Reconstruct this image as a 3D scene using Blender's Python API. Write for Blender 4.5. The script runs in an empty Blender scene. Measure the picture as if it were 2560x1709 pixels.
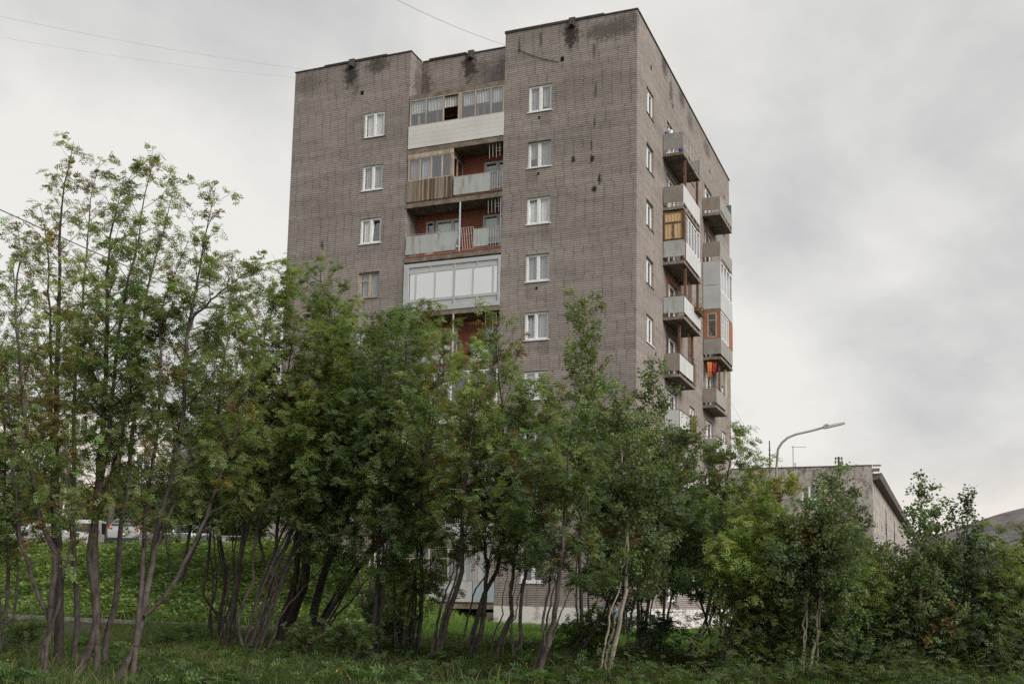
import bpy, bmesh, math, random
import numpy as np
from mathutils import Matrix, Vector

random.seed(7)
rng = np.random.default_rng(11)
scn = bpy.context.scene
COL = scn.collection
R = math.radians

# ------------------------------------------------------------------ camera
FPX, CX, CY = 2765.06, 1280.0, 1122.9          # focal length and principal point in photo pixels
YAW, PITCH, ROLL = -0.3837, 0.1389, 0.0189
CAM = np.array([13.0507, -46.9476, 1.6])


def ray(px, py):
    a = (px - CX) / FPX
    b = -(py - CY) / FPX
    cr, sr = math.cos(ROLL), math.sin(ROLL)
    rt, up = a * cr - b * sr, a * sr + b * cr
    cp, sp = math.cos(PITCH), math.sin(PITCH)
    fy = cp - up * sp
    z = sp + up * cp
    cw, sw = math.cos(YAW), math.sin(YAW)
    return np.array([rt * cw + fy * sw, -rt * sw + fy * cw, z])


def at(px, py, d):
    return CAM + ray(px, py) * d


fw = ray(CX, CY)
rt_ = ray(CX + FPX, CY) - fw
up_ = ray(CX, CY - FPX) - fw
cam_data = bpy.data.cameras.new('camera')
cam = bpy.data.objects.new('camera', cam_data)
COL.objects.link(cam)
M = Matrix.Identity(4)
for i in range(3):
    M[i][0], M[i][1], M[i][2], M[i][3] = rt_[i], up_[i], -fw[i], CAM[i]
cam.matrix_world = M
cam_data.sensor_width = 36.0
cam_data.lens = FPX / 2560 * 36.0
cam_data.shift_y = (CY - 854.5) / 2560
cam_data.clip_end = 20000
cam_data.clip_start = 0.1
scn.camera = cam

# ------------------------------------------------------------------ light
SUN_DIR = Vector((0.84, -0.36, 0.58)).normalized()
SUN_EL = math.asin(SUN_DIR.z)
SUN_AZ = math.atan2(SUN_DIR.x, SUN_DIR.y)
SUN_STRENGTH = 3.0
SKY_GAIN = 0.94
scn.view_settings.view_transform = 'Standard'
scn.view_settings.look = 'None'
scn.view_settings.exposure = 0.3
scn.view_settings.gamma = 1.0

sun_d = bpy.data.lights.new('sun', 'SUN')
sun_d.energy = SUN_STRENGTH
sun_d.angle = R(40)
sun_d.color = (1.0, 0.95, 0.88)
sun = bpy.data.objects.new('sun', sun_d)
COL.objects.link(sun)
sun.rotation_euler = SUN_DIR.to_track_quat('Z', 'Y').to_euler()
sun.location = (60, -20, 60)


class NT:
    """small helper for writing node trees"""
    def __init__(self, tree):
        self.t = tree

    def n(self, typ, _in=None, **kw):
        nd = self.t.nodes.new(typ)
        for k, v in kw.items():
            setattr(nd, k, v)
        for k, v in (_in or {}).items():
            sock = nd.inputs[k]
            if hasattr(v, 'is_output') or isinstance(v, bpy.types.NodeSocket):
                self.t.links.new(v, sock)
            else:
                sock.default_value = v
        return nd

    def math(self, op, a, b=None, c=None, clamp=False):
        d = {0: a}
        if b is not None:
            d[1] = b
        if c is not None:
            d[2] = c
        return self.n('ShaderNodeMath', d, operation=op, use_clamp=clamp).outputs[0]

    def mix(self, fac, a, b, blend='MIX'):
        nd = self.n('ShaderNodeMix', data_type='RGBA', blend_type=blend)
        for idx, v in ((0, fac), (6, a), (7, b)):
            s = nd.inputs[idx]
            if isinstance(v, bpy.types.NodeSocket):
                self.t.links.new(v, s)
            else:
                if idx and len(v) == 3:
                    v = (*v, 1)
                s.default_value = v
        return nd.outputs[2]

    def ramp(self, fac, stops, interp='LINEAR'):
        nd = self.n('ShaderNodeValToRGB', {0: fac})
        cr = nd.color_ramp
        cr.interpolation = interp
        while len(cr.elements) < len(stops):
            cr.elements.new(0.5)
        for e, (p, c) in zip(cr.elements, stops):
            e.position = p
            if not hasattr(c, '__len__'):
                c = (c, c, c)
            e.color = (*c, 1)
        return nd.outputs[0]

    def noise(self, vec, scale, detail=4, rough=0.55, dist=0.0):
        nd = self.n('ShaderNodeTexNoise', {'Vector': vec, 'Scale': scale, 'Detail': detail, 'Roughness': rough, 'Distortion': dist})
        return nd.outputs[0]

    def mapr(self, v, a, b, c=0.0, d=1.0, smooth=False):
        nd = self.n('ShaderNodeMapRange', {0: v, 1: a, 2: b, 3: c, 4: d}, interpolation_type='SMOOTHSTEP' if smooth else 'LINEAR')
        return nd.outputs[0]


world = bpy.data.worlds.new('World')
scn.world = world
world.use_nodes = True
wt = world.node_tree
wt.nodes.clear()
w = NT(wt)
tc = w.n('ShaderNodeTexCoord').outputs['Generated']
sky = w.n('ShaderNodeTexSky', sky_type='NISHITA', sun_disc=False, sun_elevation=SUN_EL, sun_rotation=SUN_AZ, altitude=200.0, dust_density=3.0)
sep = w.n('ShaderNodeSeparateXYZ', {0: tc})
zc = w.math('MAXIMUM', sep.outputs[2], 0.0)
den = w.math('ADD', zc, 0.40)
cx_ = w.math('DIVIDE', sep.outputs[0], den)
cy_ = w.math('DIVIDE', sep.outputs[1], den)
cv = w.n('ShaderNodeCombineXYZ', {0: cx_, 1: w.math('MULTIPLY', cy_, 0.85), 2: 3.7}).outputs[0]
n1 = w.noise(cv, 0.85, 3, 0.5, 0.15)
n2 = w.noise(cv, 3.4, 6, 0.56, 0.15)
nn = w.math('ADD', w.math('MULTIPLY', n1, 0.62), w.math('MULTIPLY', n2, 0.38))
cloud = w.ramp(nn, [(0.385, (0.43, 0.43, 0.436)), (0.46, (0.53, 0.529, 0.528)), (0.52, (0.63, 0.624, 0.604)), (0.60, (0.765, 0.748, 0.708))])
# a warm clearing low over the hill where the day is ending
az = w.math('ADD', w.math('MULTIPLY', sep.outputs[0], -0.06), w.math('MULTIPLY', sep.outputs[1], 0.998))
lo = w.mapr(zc, 0.02, 0.17, 1.0, 0.0, True)
warm = w.math('MULTIPLY', lo, w.mapr(az, 0.90, 1.0, 0.0, 0.5, True))
cloud = w.mix(warm, cloud, (0.92, 0.80, 0.68))
gain = w.mix(1.0, cloud, (10.0 * SKY_GAIN,) * 3, 'MULTIPLY')
skyc = w.mix(0.95, sky.outputs[0], gain)
bg = w.n('ShaderNodeBackground', {'Color': skyc, 'Strength': 0.1})
wo = w.n('ShaderNodeOutputWorld', {'Surface': bg.outputs[0]})

scn.cycles.max_bounces = 10
scn.cycles.diffuse_bounces = 6
scn.cycles.glossy_bounces = 3
scn.cycles.transmission_bounces = 8
scn.cycles.transparent_max_bounces = 8
scn.cycles.use_denoising = False
scn.render.use_persistent_data = False

# ------------------------------------------------------------------ materials
MATS = {}


def mat(name):
    m = bpy.data.materials.new(name)
    m.use_nodes = True
    m.node_tree.nodes.clear()
    MATS[name] = m
    return m, NT(m.node_tree)


def finish(t, color, rough=0.8, spec=0.3, metal=0.0, bump=None, bstr=0.2, bdist=0.02, emis=None):
    d = {'Roughness': rough, 'Metallic': metal, 'Specular IOR Level': spec}
    d['Base Color'] = color if isinstance(color, bpy.types.NodeSocket) else (*color, 1)
    if bump is not None:
        d['Normal'] = t.n('ShaderNodeBump', {'Height': bump, 'Strength': bstr, 'Distance': bdist}).outputs[0]
    b = t.n('ShaderNodeBsdfPrincipled', d)
    t.n('ShaderNodeOutputMaterial', {0: b.outputs[0]})
    return b


def simple(name, c0, c1=None, scale=3.0, rough=0.8, spec=0.3, metal=0.0, bump=0.0, detail=5, streak=False, lo=0.35, hi=0.65):
    m, t = mat(name)
    pos = t.n('ShaderNodeTexCoord').outputs['Object']
    if streak:
        pos = t.n('ShaderNodeMapping', {0: pos, 3: (1.0, 1.0, 0.14)}).outputs[0]
    nz = t.noise(pos, scale, detail, 0.6)
    c1 = c1 or tuple(min(1, x * 1.25) for x in c0)
    col = t.ramp(nz, [(lo, c0), (hi, c1)])
    finish(t, col, rough, spec, metal, nz if bump else None, bump)
    return m


# stains: centre (x, y, z), radii, darkness; these are dirt and old leaks on the brickwork
STAINS = [
    ((-15.28, 0, 28.6), (0.52, 0.6, 0.95), 0.9), ((-13.72, 0, 28.86), (0.85, 0.6, 0.6), 0.7), ((-13.75, 0, 29.0), (0.32, 0.6, 0.2), 0.8),
    ((-15.0, 0, 27.9), (0.22, 0.6, 0.9), 0.4),
    ((-9.1, 1.25, 28.55), (0.55, 0.6, 0.9), 0.9), ((-8.6, 1.25, 28.4), (0.8, 0.6, 0.6), 0.4), ((-11.7, 1.0, 28.0), (0.6, 0.9, 1.5), 0.6),
    ((-3.24, 0, 28.6), (0.46, 0.6, 0.95), 0.95), ((-1.3, 0, 28.5), (1.9, 0.6, 0.6), 0.62), ((-0.5, 0, 28.75), (1.0, 0.5, 0.6), 0.45),
    ((-5.92, 0, 28.5), (0.09, 0.4, 0.55), 0.7), ((-4.8, 0, 28.55), (0.11, 0.4, 0.55), 0.6), ((-2.1, 0, 27.6), (0.1, 0.4, 0.5), 0.6),
    ((-2.0, 0, 25.6), (0.07, 0.4, 0.5), 0.7), ((-2.05, 0, 24.0), (0.07, 0.4, 0.45), 0.7), ((-2.2, 0, 22.9), (0.06, 0.4, 0.4), 0.7),
    ((-3.08, 0, 22.34), (0.13, 0.4, 0.22), 1.0), ((-2.15, 0, 22.23), (0.15, 0.4, 0.28), 1.0), ((-1.79, 0, 21.21), (0.11, 0.4, 0.32), 1.0), ((-2.04, 0, 20.75), (0.17, 0.4, 0.24), 1.0),
    ((0, 5.2, 28.9), (0.5, 0.8, 0.7), 0.75), ((0, 6.6, 28.2), (0.5, 0.5, 0.9), 0.6), ((0, 9.0, 28.9), (0.5, 0.9, 0.6), 0.7), ((0, 11.0, 28.5), (0.5, 0.9, 0.8), 0.5), ((0, 15.5, 28.6), (0.5, 1.3, 0.6), 0.5),
    *[((-4.8 + 0.35 * (-1) ** k, 0, 1.51 + 2.8 * k + 0.62), (0.42, 0.4, 0.45), 0.22) for k in range(2, 9)],
    ((-17.9, 0, 28.5), (1.1, 0.5, 0.7), 0.35), ((-16.6, 0, 19.6), (0.14, 0.4, 0.3), 0.8),
]


def brick_mat(name, ca, cb, cm, stains=(), bw=0.46, bh=0.104, off=0.08, patch=0.13, painted=0.0):
    m, t = mat(name)
    pos = t.n('ShaderNodeTexCoord').outputs['Object']
    s = t.n('ShaderNodeSeparateXYZ', {0: pos})
    u = t.math('ADD', s.outputs[0], s.outputs[1])
    wob = t.noise(pos, 0.9, 2, 0.5)
    u2 = t.math('ADD', u, t.math('MULTIPLY', wob, 0.10))
    z2 = t.math('ADD', s.outputs[2], t.math('MULTIPLY', t.noise(pos, 0.35, 2, 0.5), 0.12))
    blk = t.n('ShaderNodeTexWhiteNoise', {'W': t.math('FLOOR', t.math('DIVIDE', z2, bh * 7))}, noise_dimensions='1D').outputs[0]
    u2 = t.math('ADD', u2, t.math('MULTIPLY', blk, bw))
    v = t.n('ShaderNodeCombineXYZ', {0: u2, 1: z2, 2: 0.0}).outputs[0]
    br = t.n('ShaderNodeTexBrick', {'Vector': v, 'Color1': (*ca, 1), 'Color2': (*cb, 1), 'Mortar': (*cm, 1), 'Scale': 1.0,
                                    'Mortar Size': 0.017, 'Mortar Smooth': 0.4, 'Bias': 0.0, 'Brick Width': bw, 'Row Height': bh}, offset=off, offset_frequency=2)
    # joints washed out in some courses and open in others
    jn = t.noise(pos, 1.7, 4, 0.6)
    jm = t.mapr(jn, 0.34, 0.62, 0.25, 1.0)
    ra = t.mix(0.5, ca, cb)
    col = t.mix(jm, ra, br.outputs[0])
    hj = t.math('ABSOLUTE', t.math('SUBTRACT', t.math('FRACT', t.math('DIVIDE', z2, bh)), 0.5))
    col = t.mix(t.mapr(hj, 0.38, 0.47, 0.0, 0.5), col, cm)
    # bays laid from paler and darker lots of brick
    pv = t.n('ShaderNodeCombineXYZ', {0: t.math('MULTIPLY', u, 0.22), 1: t.math('MULTIPLY', s.outputs[2], 0.75), 2: 0.0}).outputs[0]
    pn = t.noise(pv, 1.0, 3, 0.5)
    fn = t.noise(pos, 7.0, 3, 0.7)
    rowr = t.n('ShaderNodeTexWhiteNoise', {'W': t.math('FLOOR', t.math('DIVIDE', z2, bh * 2))}, noise_dimensions='1D').outputs[0]
    fn = t.math('ADD', t.math('MULTIPLY', fn, 0.72), t.math('MULTIPLY', rowr, 0.28))
    mul = t.math('ADD', t.mapr(pn, 0.3, 0.7, 1.0 - patch, 1.0 + patch), t.mapr(fn, 0.3, 0.7, -0.10, 0.10))
    col = t.mix(1.0, col, t.n('ShaderNodeCombineXYZ', {0: mul, 1: mul, 2: mul}).outputs[0], 'MULTIPLY')
    if stains:
        total = None
        wv = t.n('ShaderNodeVectorMath', {0: pos, 1: (0, 0, 0)}, operation='ADD').outputs[0]
        nz = t.noise(pos, 5.0, 4, 0.65)
        for c, r, a in stains:
            sub = t.n('ShaderNodeVectorMath', {0: wv, 1: c}, operation='SUBTRACT').outputs[0]
            dv = t.n('ShaderNodeVectorMath', {0: sub, 1: r}, operation='DIVIDE').outputs[0]
            ln = t.n('ShaderNodeVectorMath', {0: dv}, operation='LENGTH').outputs['Value']
            ln = t.math('ADD', ln, t.mapr(nz, 0.25, 0.75, -0.5, 0.5))
            mk = t.mapr(ln, 1.1, 0.35, 0.0, a, True)
            total = mk if total is None else t.math('MAXIMUM', total, mk)
        col = t.mix(total, col, (0.035, 0.028, 0.026))
    # thin run-off streaks below the parapet
    sv = t.n('ShaderNodeCombineXYZ', {0: t.math('MULTIPLY', u, 2.2), 1: t.math('MULTIPLY', s.outputs[2], 0.12), 2: 0.0}).outputs[0]
    sn = t.mapr(t.noise(sv, 1.6, 4, 0.6), 0.56, 0.75, 0.0, 0.16)
    col = t.mix(sn, col, tuple(x * 0.45 for x in ca))
    finish(t, col, 0.9, 0.15, 0, br.outputs[1], -0.25, 0.01)
    return m


M_BRICK = brick_mat('grey_brick', (0.262, 0.230, 0.211), (0.325, 0.286, 0.264), (0.070, 0.058, 0.052), STAINS)
M_RED = brick_mat('red_painted_brick', (0.34, 0.12, 0.08), (0.42, 0.155, 0.105), (0.17, 0.075, 0.058), (), patch=0.15)
M_BRICKP = brick_mat('pale_lintel_brick', (0.28, 0.245, 0.215), (0.33, 0.29, 0.255), (0.08, 0.07, 0.06), ())
M_CONC = simple('slab_concrete', (0.13, 0.10, 0.078), (0.25, 0.215, 0.18), 2.4, 0.9, 0.15, bump=0.2)
M_CONCD = simple('dark_ceiling_concrete', (0.09, 0.078, 0.068), (0.15, 0.13, 0.115), 1.5, 0.95, 0.1)
M_PLINTH = simple('white_plinth_paint', (0.26, 0.24, 0.22), (0.66, 0.63, 0.60), 1.7, 0.9, 0.15, bump=0.15, detail=7, lo=0.30, hi=0.50)
M_SIDING = simple('white_siding', (0.54, 0.53, 0.51), (0.62, 0.61, 0.59), 0.8, 0.55, 0.3)
M_PVC = simple('white_window_plastic', (0.66, 0.665, 0.67), (0.74, 0.74, 0.74), 2.0, 0.4, 0.4)
M_TIMBER = simple('old_cream_timber', (0.30, 0.24, 0.18), (0.46, 0.40, 0.33), 6.0, 0.8, 0.2, streak=True)
M_BROWN = simple('brown_timber', (0.085, 0.048, 0.03), (0.17, 0.10, 0.065), 5.0, 0.8, 0.2, streak=True)
M_RUST = simple('rusty_steel', (0.07, 0.035, 0.022), (0.17, 0.085, 0.05), 8.0, 0.8, 0.3)
M_RAIL = simple('pale_steel_bar', (0.30, 0.29, 0.27), (0.42, 0.40, 0.37), 5.0, 0.6, 0.4)
M_DARKST = simple('dark_steel_bar', (0.05, 0.042, 0.038), (0.09, 0.075, 0.065), 5.0, 0.6, 0.4)
M_BLUEM = simple('pale_blue_paint', (0.30, 0.37, 0.42), (0.38, 0.44, 0.48), 3.0, 0.6, 0.35)
M_REDP = simple('faded_red_paint', (0.24, 0.07, 0.05), (0.34, 0.12, 0.09), 3.0, 0.7, 0.3)
M_TERRA = simple('terracotta_boards', (0.24, 0.10, 0.055), (0.33, 0.15, 0.09), 2.0, 0.8, 0.2, streak=True)
M_TEAL = simple('teal_sheet', (0.07, 0.13, 0.14), (0.10, 0.18, 0.19), 2.0, 0.6, 0.3)
M_FLASH = simple('dark_roof_flashing', (0.06, 0.055, 0.052), (0.11, 0.10, 0.095), 2.5, 0.7, 0.3)
M_EAVE = simple('weathered_eave_concrete', (0.10, 0.088, 0.08), (0.19, 0.17, 0.155), 0.9, 0.9, 0.15)
M_FELT = simple('roof_felt', (0.05, 0.05, 0.05), (0.09, 0.088, 0.085), 0.8, 0.95, 0.1)
M_CURT = simple('white_curtain', (0.40, 0.395, 0.385), (0.55, 0.545, 0.53), 9.0, 0.9, 0.1, streak=True)
M_BLIND = simple('white_blind', (0.86, 0.855, 0.84), (0.9, 0.895, 0.88), 2.0, 0.8, 0.1)
M_YELL = simple('yellow_curtain', (0.72, 0.48, 0.20), (0.80, 0.56, 0.26), 4.0, 0.8, 0.15, streak=True)
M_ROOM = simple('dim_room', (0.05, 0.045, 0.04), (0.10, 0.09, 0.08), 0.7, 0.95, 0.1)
M_BLACK = simple('black_hole', (0.012, 0.011, 0.011), (0.02, 0.018, 0.018), 3.0, 0.95, 0.05)
M_GREYP = simple('grey_panel_sheet', (0.40, 0.41, 0.42), (0.46, 0.465, 0.47), 1.5, 0.6, 0.3)


def sheet(name, base, rust=(0.22, 0.15, 0.08), amt=0.5, dirt=(0.16, 0.155, 0.15)):
    m, t = mat(name)
    pos = t.n('ShaderNodeTexCoord').outputs['Object']
    n1 = t.noise(pos, 1.6, 5, 0.65)
    st = t.n('ShaderNodeMapping', {0: pos, 3: (3.0, 3.0, 0.5)}).outputs[0]
    n2 = t.noise(st, 1.6, 5, 0.6)
    c = t.mix(t.mapr(n1, 0.35, 0.7, 0.0, 0.55), base, dirt)
    c = t.mix(t.mapr(n2, 0.52, 0.70, 0.0, min(1.0, amt * 1.35)), c, rust)
    finish(t, c, 0.6, 0.3, 0, n1, 0.08)
    return m


M_PALE = sheet('pale_blue_rusty_sheet', (0.40, 0.43, 0.425), amt=0.6, dirt=(0.28, 0.285, 0.27))
M_GSHEET = sheet('grey_rusty_sheet', (0.30, 0.29, 0.275), amt=0.45)
M_TAN = sheet('tan_grey_sheet', (0.27, 0.235, 0.20), amt=0.6)
M_WSHEET = sheet('whitish_sheet', (0.52, 0.53, 0.535), amt=0.2, dirt=(0.42, 0.42, 0.42))

# weathered vertical planks
m, t = mat('weathered_planks')
pos = t.n('ShaderNodeTexCoord').outputs['Object']
s = t.n('ShaderNodeSeparateXYZ', {0: pos})
u = t.math('ADD', s.outputs[0], s.outputs[1])
k = t.n('ShaderNodeTexWhiteNoise', {'W': t.math('FLOOR', t.math('MULTIPLY', u, 10.0))}, noise_dimensions='1D').outputs[0]
fr = t.math('FRACT', t.math('MULTIPLY', u, 10.0))
gap = t.mapr(t.math('ABSOLUTE', t.math('SUBTRACT', fr, 0.5)), 0.40, 0.5, 0.0, 1.0)
st = t.n('ShaderNodeMapping', {0: pos, 3: (14.0, 14.0, 0.9)}).outputs[0]
gr = t.noise(st, 1.0, 5, 0.65)
c = t.ramp(t.math('ADD', t.math('MULTIPLY', k, 0.45), t.math('MULTIPLY', gr, 0.6)), [(0.25, (0.06, 0.045, 0.036)), (0.5, (0.17, 0.135, 0.105)), (0.8, (0.33, 0.27, 0.21))])
c = t.mix(gap, c, (0.03, 0.022, 0.018))
finish(t, c, 0.9, 0.1)
M_PLANK = m

# glass
m, t = mat('window_glass')
fres = t.math('POWER', t.n('ShaderNodeLayerWeight', {0: 0.5}).outputs['Facing'], 4.0)
fac = t.math('ADD', t.math('MULTIPLY', fres, 0.6), 0.22, clamp=True)
tr = t.n('ShaderNodeBsdfTransparent', {0: (0.93, 0.945, 0.945, 1)}).outputs[0]
gl = t.n('ShaderNodeBsdfGlossy', {0: (0.9, 0.92, 0.95, 1), 'Roughness': 0.03}).outputs[0]
mx = t.n('ShaderNodeMixShader', {0: fac, 1: tr, 2: gl}).outputs[0]
t.n('ShaderNodeOutputMaterial', {0: mx})
M_GLASS = m
m, t = mat('reflective_glass')
tr = t.n('ShaderNodeBsdfDiffuse', {0: (0.75, 0.755, 0.75, 1)}).outputs[0]  # white sky reflection partly put into this pale diffuse colour
gl = t.n('ShaderNodeBsdfGlossy', {0: (0.97, 0.975, 0.97, 1), 'Roughness': 0.05}).outputs[0]
mx = t.n('ShaderNodeMixShader', {0: 0.72, 1: tr, 2: gl}).outputs[0]
t.n('ShaderNodeOutputMaterial', {0: mx})
M_MIRROR = m
m, t = mat('lit_window_glass')
e = t.n('ShaderNodeEmission', {0: (1.0, 0.62, 0.25, 1), 1: 1.1}).outputs[0]
t.n('ShaderNodeOutputMaterial', {0: e})
M_LIT = m

# mottled panel concrete with pebble-dash worn off
m, t = mat('mottled_panel_concrete')
pos = t.n('ShaderNodeTexCoord').outputs['Object']
n1 = t.noise(pos, 0.5, 5, 0.65)
n2 = t.noise(t.n('ShaderNodeMapping', {0: pos, 3: (1.0, 1.0, 0.6)}).outputs[0], 1.25, 6, 0.72)
c = t.ramp(n1, [(0.3, (0.33, 0.30, 0.27)), (0.7, (0.46, 0.42, 0.385))])
c = t.mix(t.mapr(n2, 0.49, 0.60, 0.0, 0.85), c, (0.12, 0.103, 0.093))
sp_ = t.n('ShaderNodeSeparateXYZ', {0: pos})
seam = t.math('FRACT', t.math('DIVIDE', t.math('ADD', sp_.outputs[2], 1.04), 3.0))
c = t.mix(t.mapr(t.math('ABSOLUTE', t.math('SUBTRACT', seam, 0.5)), 0.482, 0.5, 0.0, 0.5), c, (0.10, 0.09, 0.085))
finish(t, c, 0.92, 0.12, 0, n2, 0.15, 0.03)
M_PANEL = m


def leaf_mat(name, trans=0.42, rough=0.6, spec=0.15, gain=1.0):
    m, t = mat(name)
    a = t.n('ShaderNodeAttribute', attribute_name='tint')
    colr = a.outputs['Color']
    d = t.n('ShaderNodeBsdfPrincipled', {'Base Color': colr, 'Roughness': rough, 'Specular IOR Level': spec})
    tcl = t.mix(1.0, colr, (1.5, 1.6, 0.6), 'MULTIPLY')
    tr = t.n('ShaderNodeBsdfTranslucent', {0: tcl})
    mx = t.n('ShaderNodeMixShader', {0: trans, 1: d.outputs[0], 2: tr.outputs[0]})
    t.n('ShaderNodeOutputMaterial', {0: mx.outputs[0]})
    return m


M_LEAF = leaf_mat('foliage')
M_HERB = leaf_mat('herb_leaves', 0.3, 0.6)


def bark(name, c0, c1, band=0.0, scale=9.0):
    m, t = mat(name)
    pos = t.n('ShaderNodeTexCoord').outputs['Object']
    mp = t.n('ShaderNodeMapping', {0: pos, 3: (1.0, 1.0, 0.45)}).outputs[0]
    nz = t.noise(mp, scale, 5, 0.65)
    c = t.ramp(nz, [(0.3, c0), (0.7, c1)])
    if band:
        mb_ = t.n('ShaderNodeMapping', {0: pos, 3: (1.2, 1.2, 5.0)}).outputs[0]
        nb = t.noise(mb_, 1.6, 4, 0.7)
        c = t.mix(t.mapr(nb, 0.56, 0.64, 0.0, band), c, (0.028, 0.024, 0.022))
    else:
        mb_ = t.n('ShaderNodeMapping', {0: pos, 3: (1.0, 1.0, 6.0)}).outputs[0]
        nb = t.noise(mb_, 3.0, 3, 0.6)
        c = t.mix(t.mapr(nb, 0.6, 0.68, 0.0, 0.5), c, tuple(x * 0.45 for x in c0))
    finish(t, c, 0.85, 0.2, 0, nz, 0.4, 0.01)
    return m


M_ROWAN = bark('rowan_bark', (0.032, 0.026, 0.024), (0.135, 0.112, 0.103))
M_DARKB = bark('dark_bark', (0.035, 0.029, 0.027), (0.085, 0.07, 0.064))
M_BIRCH = bark('birch_bark', (0.20, 0.165, 0.14), (0.42, 0.36, 0.31), 0.85)
M_TWIG = bark('twig_bark', (0.045, 0.035, 0.03), (0.09, 0.07, 0.06))

# ground
m, t = mat('ground_soil')
pos = t.n('ShaderNodeTexCoord').outputs['Object']
n1 = t.noise(pos, 0.35, 5, 0.6)
n2 = t.noise(pos, 5.0, 5, 0.7)
n3 = t.noise(pos, 0.012, 5, 0.6)
c = t.ramp(n2, [(0.3, (0.028, 0.024, 0.018)), (0.7, (0.075, 0.062, 0.045))])
g = t.ramp(n2, [(0.3, (0.022, 0.038, 0.012)), (0.7, (0.06, 0.085, 0.028))])
c = t.mix(t.mapr(n1, 0.40, 0.56), c, g)
far = t.ramp(n3, [(0.3, (0.05, 0.06, 0.035)), (0.7, (0.09, 0.085, 0.06))])
ln = t.n('ShaderNodeVectorMath', {0: pos}, operation='LENGTH').outputs['Value']
c = t.mix(t.mapr(ln, 90, 260), c, far)
finish(t, c, 0.95, 0.1, 0, n2, 0.5, 0.05)
M_SOIL = m
M_LOT = simple('car_park_asphalt', (0.055, 0.053, 0.05), (0.10, 0.095, 0.09), 2.0, 0.95, 0.15, bump=0.1)
M_KERB = simple('kerb_stone', (0.17, 0.155, 0.14), (0.30, 0.275, 0.255), 4.0, 0.9, 0.15, bump=0.2)
m, t = mat('hazy_hill_tundra')
pos = t.n('ShaderNodeTexCoord').outputs['Object']
n1 = t.noise(pos, 0.012, 8, 0.72)
n2 = t.noise(pos, 0.04, 6, 0.7)
c = t.ramp(t.math('ADD', t.math('MULTIPLY', n1, 0.7), t.math('MULTIPLY', n2, 0.3)), [(0.40, (0.075, 0.072, 0.085)), (0.5, (0.135, 0.124, 0.126)), (0.60, (0.21, 0.188, 0.172))])  # distance haze is mixed into these tundra tones
finish(t, c, 0.98, 0.05)
M_HILL = m


def paint(name, c, rough=0.3):
    m, t = mat(name)
    b = finish(t, c, rough, 0.5, 0.25)
    b.inputs['Coat Weight'].default_value = 0.6
    b.inputs['Coat Roughness'].default_value = 0.08
    return m


M_SILVER = paint('silver_car_paint', (0.42, 0.42, 0.43))
M_WHITEC = paint('white_car_paint', (0.62, 0.62, 0.62))
M_GREYC = paint('grey_car_paint', (0.34, 0.345, 0.36))
M_GREENC = paint('grey_green_car_paint', (0.14, 0.17, 0.16))
M_CARGL = simple('dark_car_glass', (0.02, 0.022, 0.024), (0.03, 0.032, 0.035), 1.0, 0.08, 0.6)
M_TAIL = simple('red_tail_lens', (0.42, 0.035, 0.02), (0.55, 0.07, 0.03), 4.0, 0.25, 0.5)
M_TYRE = simple('black_rubber', (0.015, 0.015, 0.015), (0.03, 0.03, 0.03), 4.0, 0.8, 0.2)
M_RIM = simple('alloy_rim', (0.35, 0.35, 0.36), (0.45, 0.45, 0.46), 3.0, 0.35, 0.5, 0.6)
M_PLAST = simple('black_plastic', (0.02, 0.02, 0.021), (0.035, 0.035, 0.036), 4.0, 0.6, 0.3)
M_POLEC = simple('pole_concrete', (0.17, 0.14, 0.12), (0.27, 0.235, 0.21), 3.0, 0.9, 0.15)
M_GALV = simple('galvanised_lamp_steel', (0.24, 0.215, 0.19), (0.33, 0.30, 0.27), 3.0, 0.55, 0.4, 0.2)
M_LAMPG = simple('lamp_cover', (0.50, 0.48, 0.44), (0.56, 0.54, 0.50), 2.0, 0.4, 0.4)
M_WIRE = simple('cable_rubber', (0.03, 0.028, 0.028), (0.05, 0.048, 0.047), 3.0, 0.7, 0.2)
M_WIREG = simple('bare_grey_wire', (0.26, 0.255, 0.25), (0.32, 0.315, 0.31), 3.0, 0.6, 0.3)
M_ORANGE = simple('orange_cloth', (0.46, 0.17, 0.06), (0.56, 0.24, 0.09), 7.0, 0.9, 0.1)
M_REDCL = simple('red_cloth', (0.42, 0.03, 0.04), (0.52, 0.06, 0.06), 7.0, 0.9, 0.1)
M_BLUEPL = simple('blue_plastic', (0.03, 0.05, 0.32), (0.05, 0.08, 0.40), 5.0, 0.4, 0.4)
M_WHITEPL = simple('white_plastic', (0.62, 0.62, 0.62), (0.7, 0.7, 0.7), 5.0, 0.4, 0.4)
M_SIGNB = simple('sky_blue_sign_paint', (0.16, 0.30, 0.46), (0.20, 0.35, 0.52), 5.0, 0.6, 0.3)


# ------------------------------------------------------------------ mesh helpers
def link(name, me, parent=None):
    o = bpy.data.objects.new(name, me)
    COL.objects.link(o)
    if parent is not None:
        o.parent = parent
    return o


def tag(o, label=None, cat=None, group=None, kind=None):
    if label:
        o['label'] = label
    if cat:
        o['category'] = cat
    if group:
        o['group'] = group
    if kind:
        o['kind'] = kind
    return o


def empty(name, loc=(0, 0, 0), rz=0.0):
    o = bpy.data.objects.new(name, None)
    o.location = loc
    o.rotation_euler = (0, 0, rz)
    o.empty_display_size = 0.2
    COL.objects.link(o)
    return o


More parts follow.
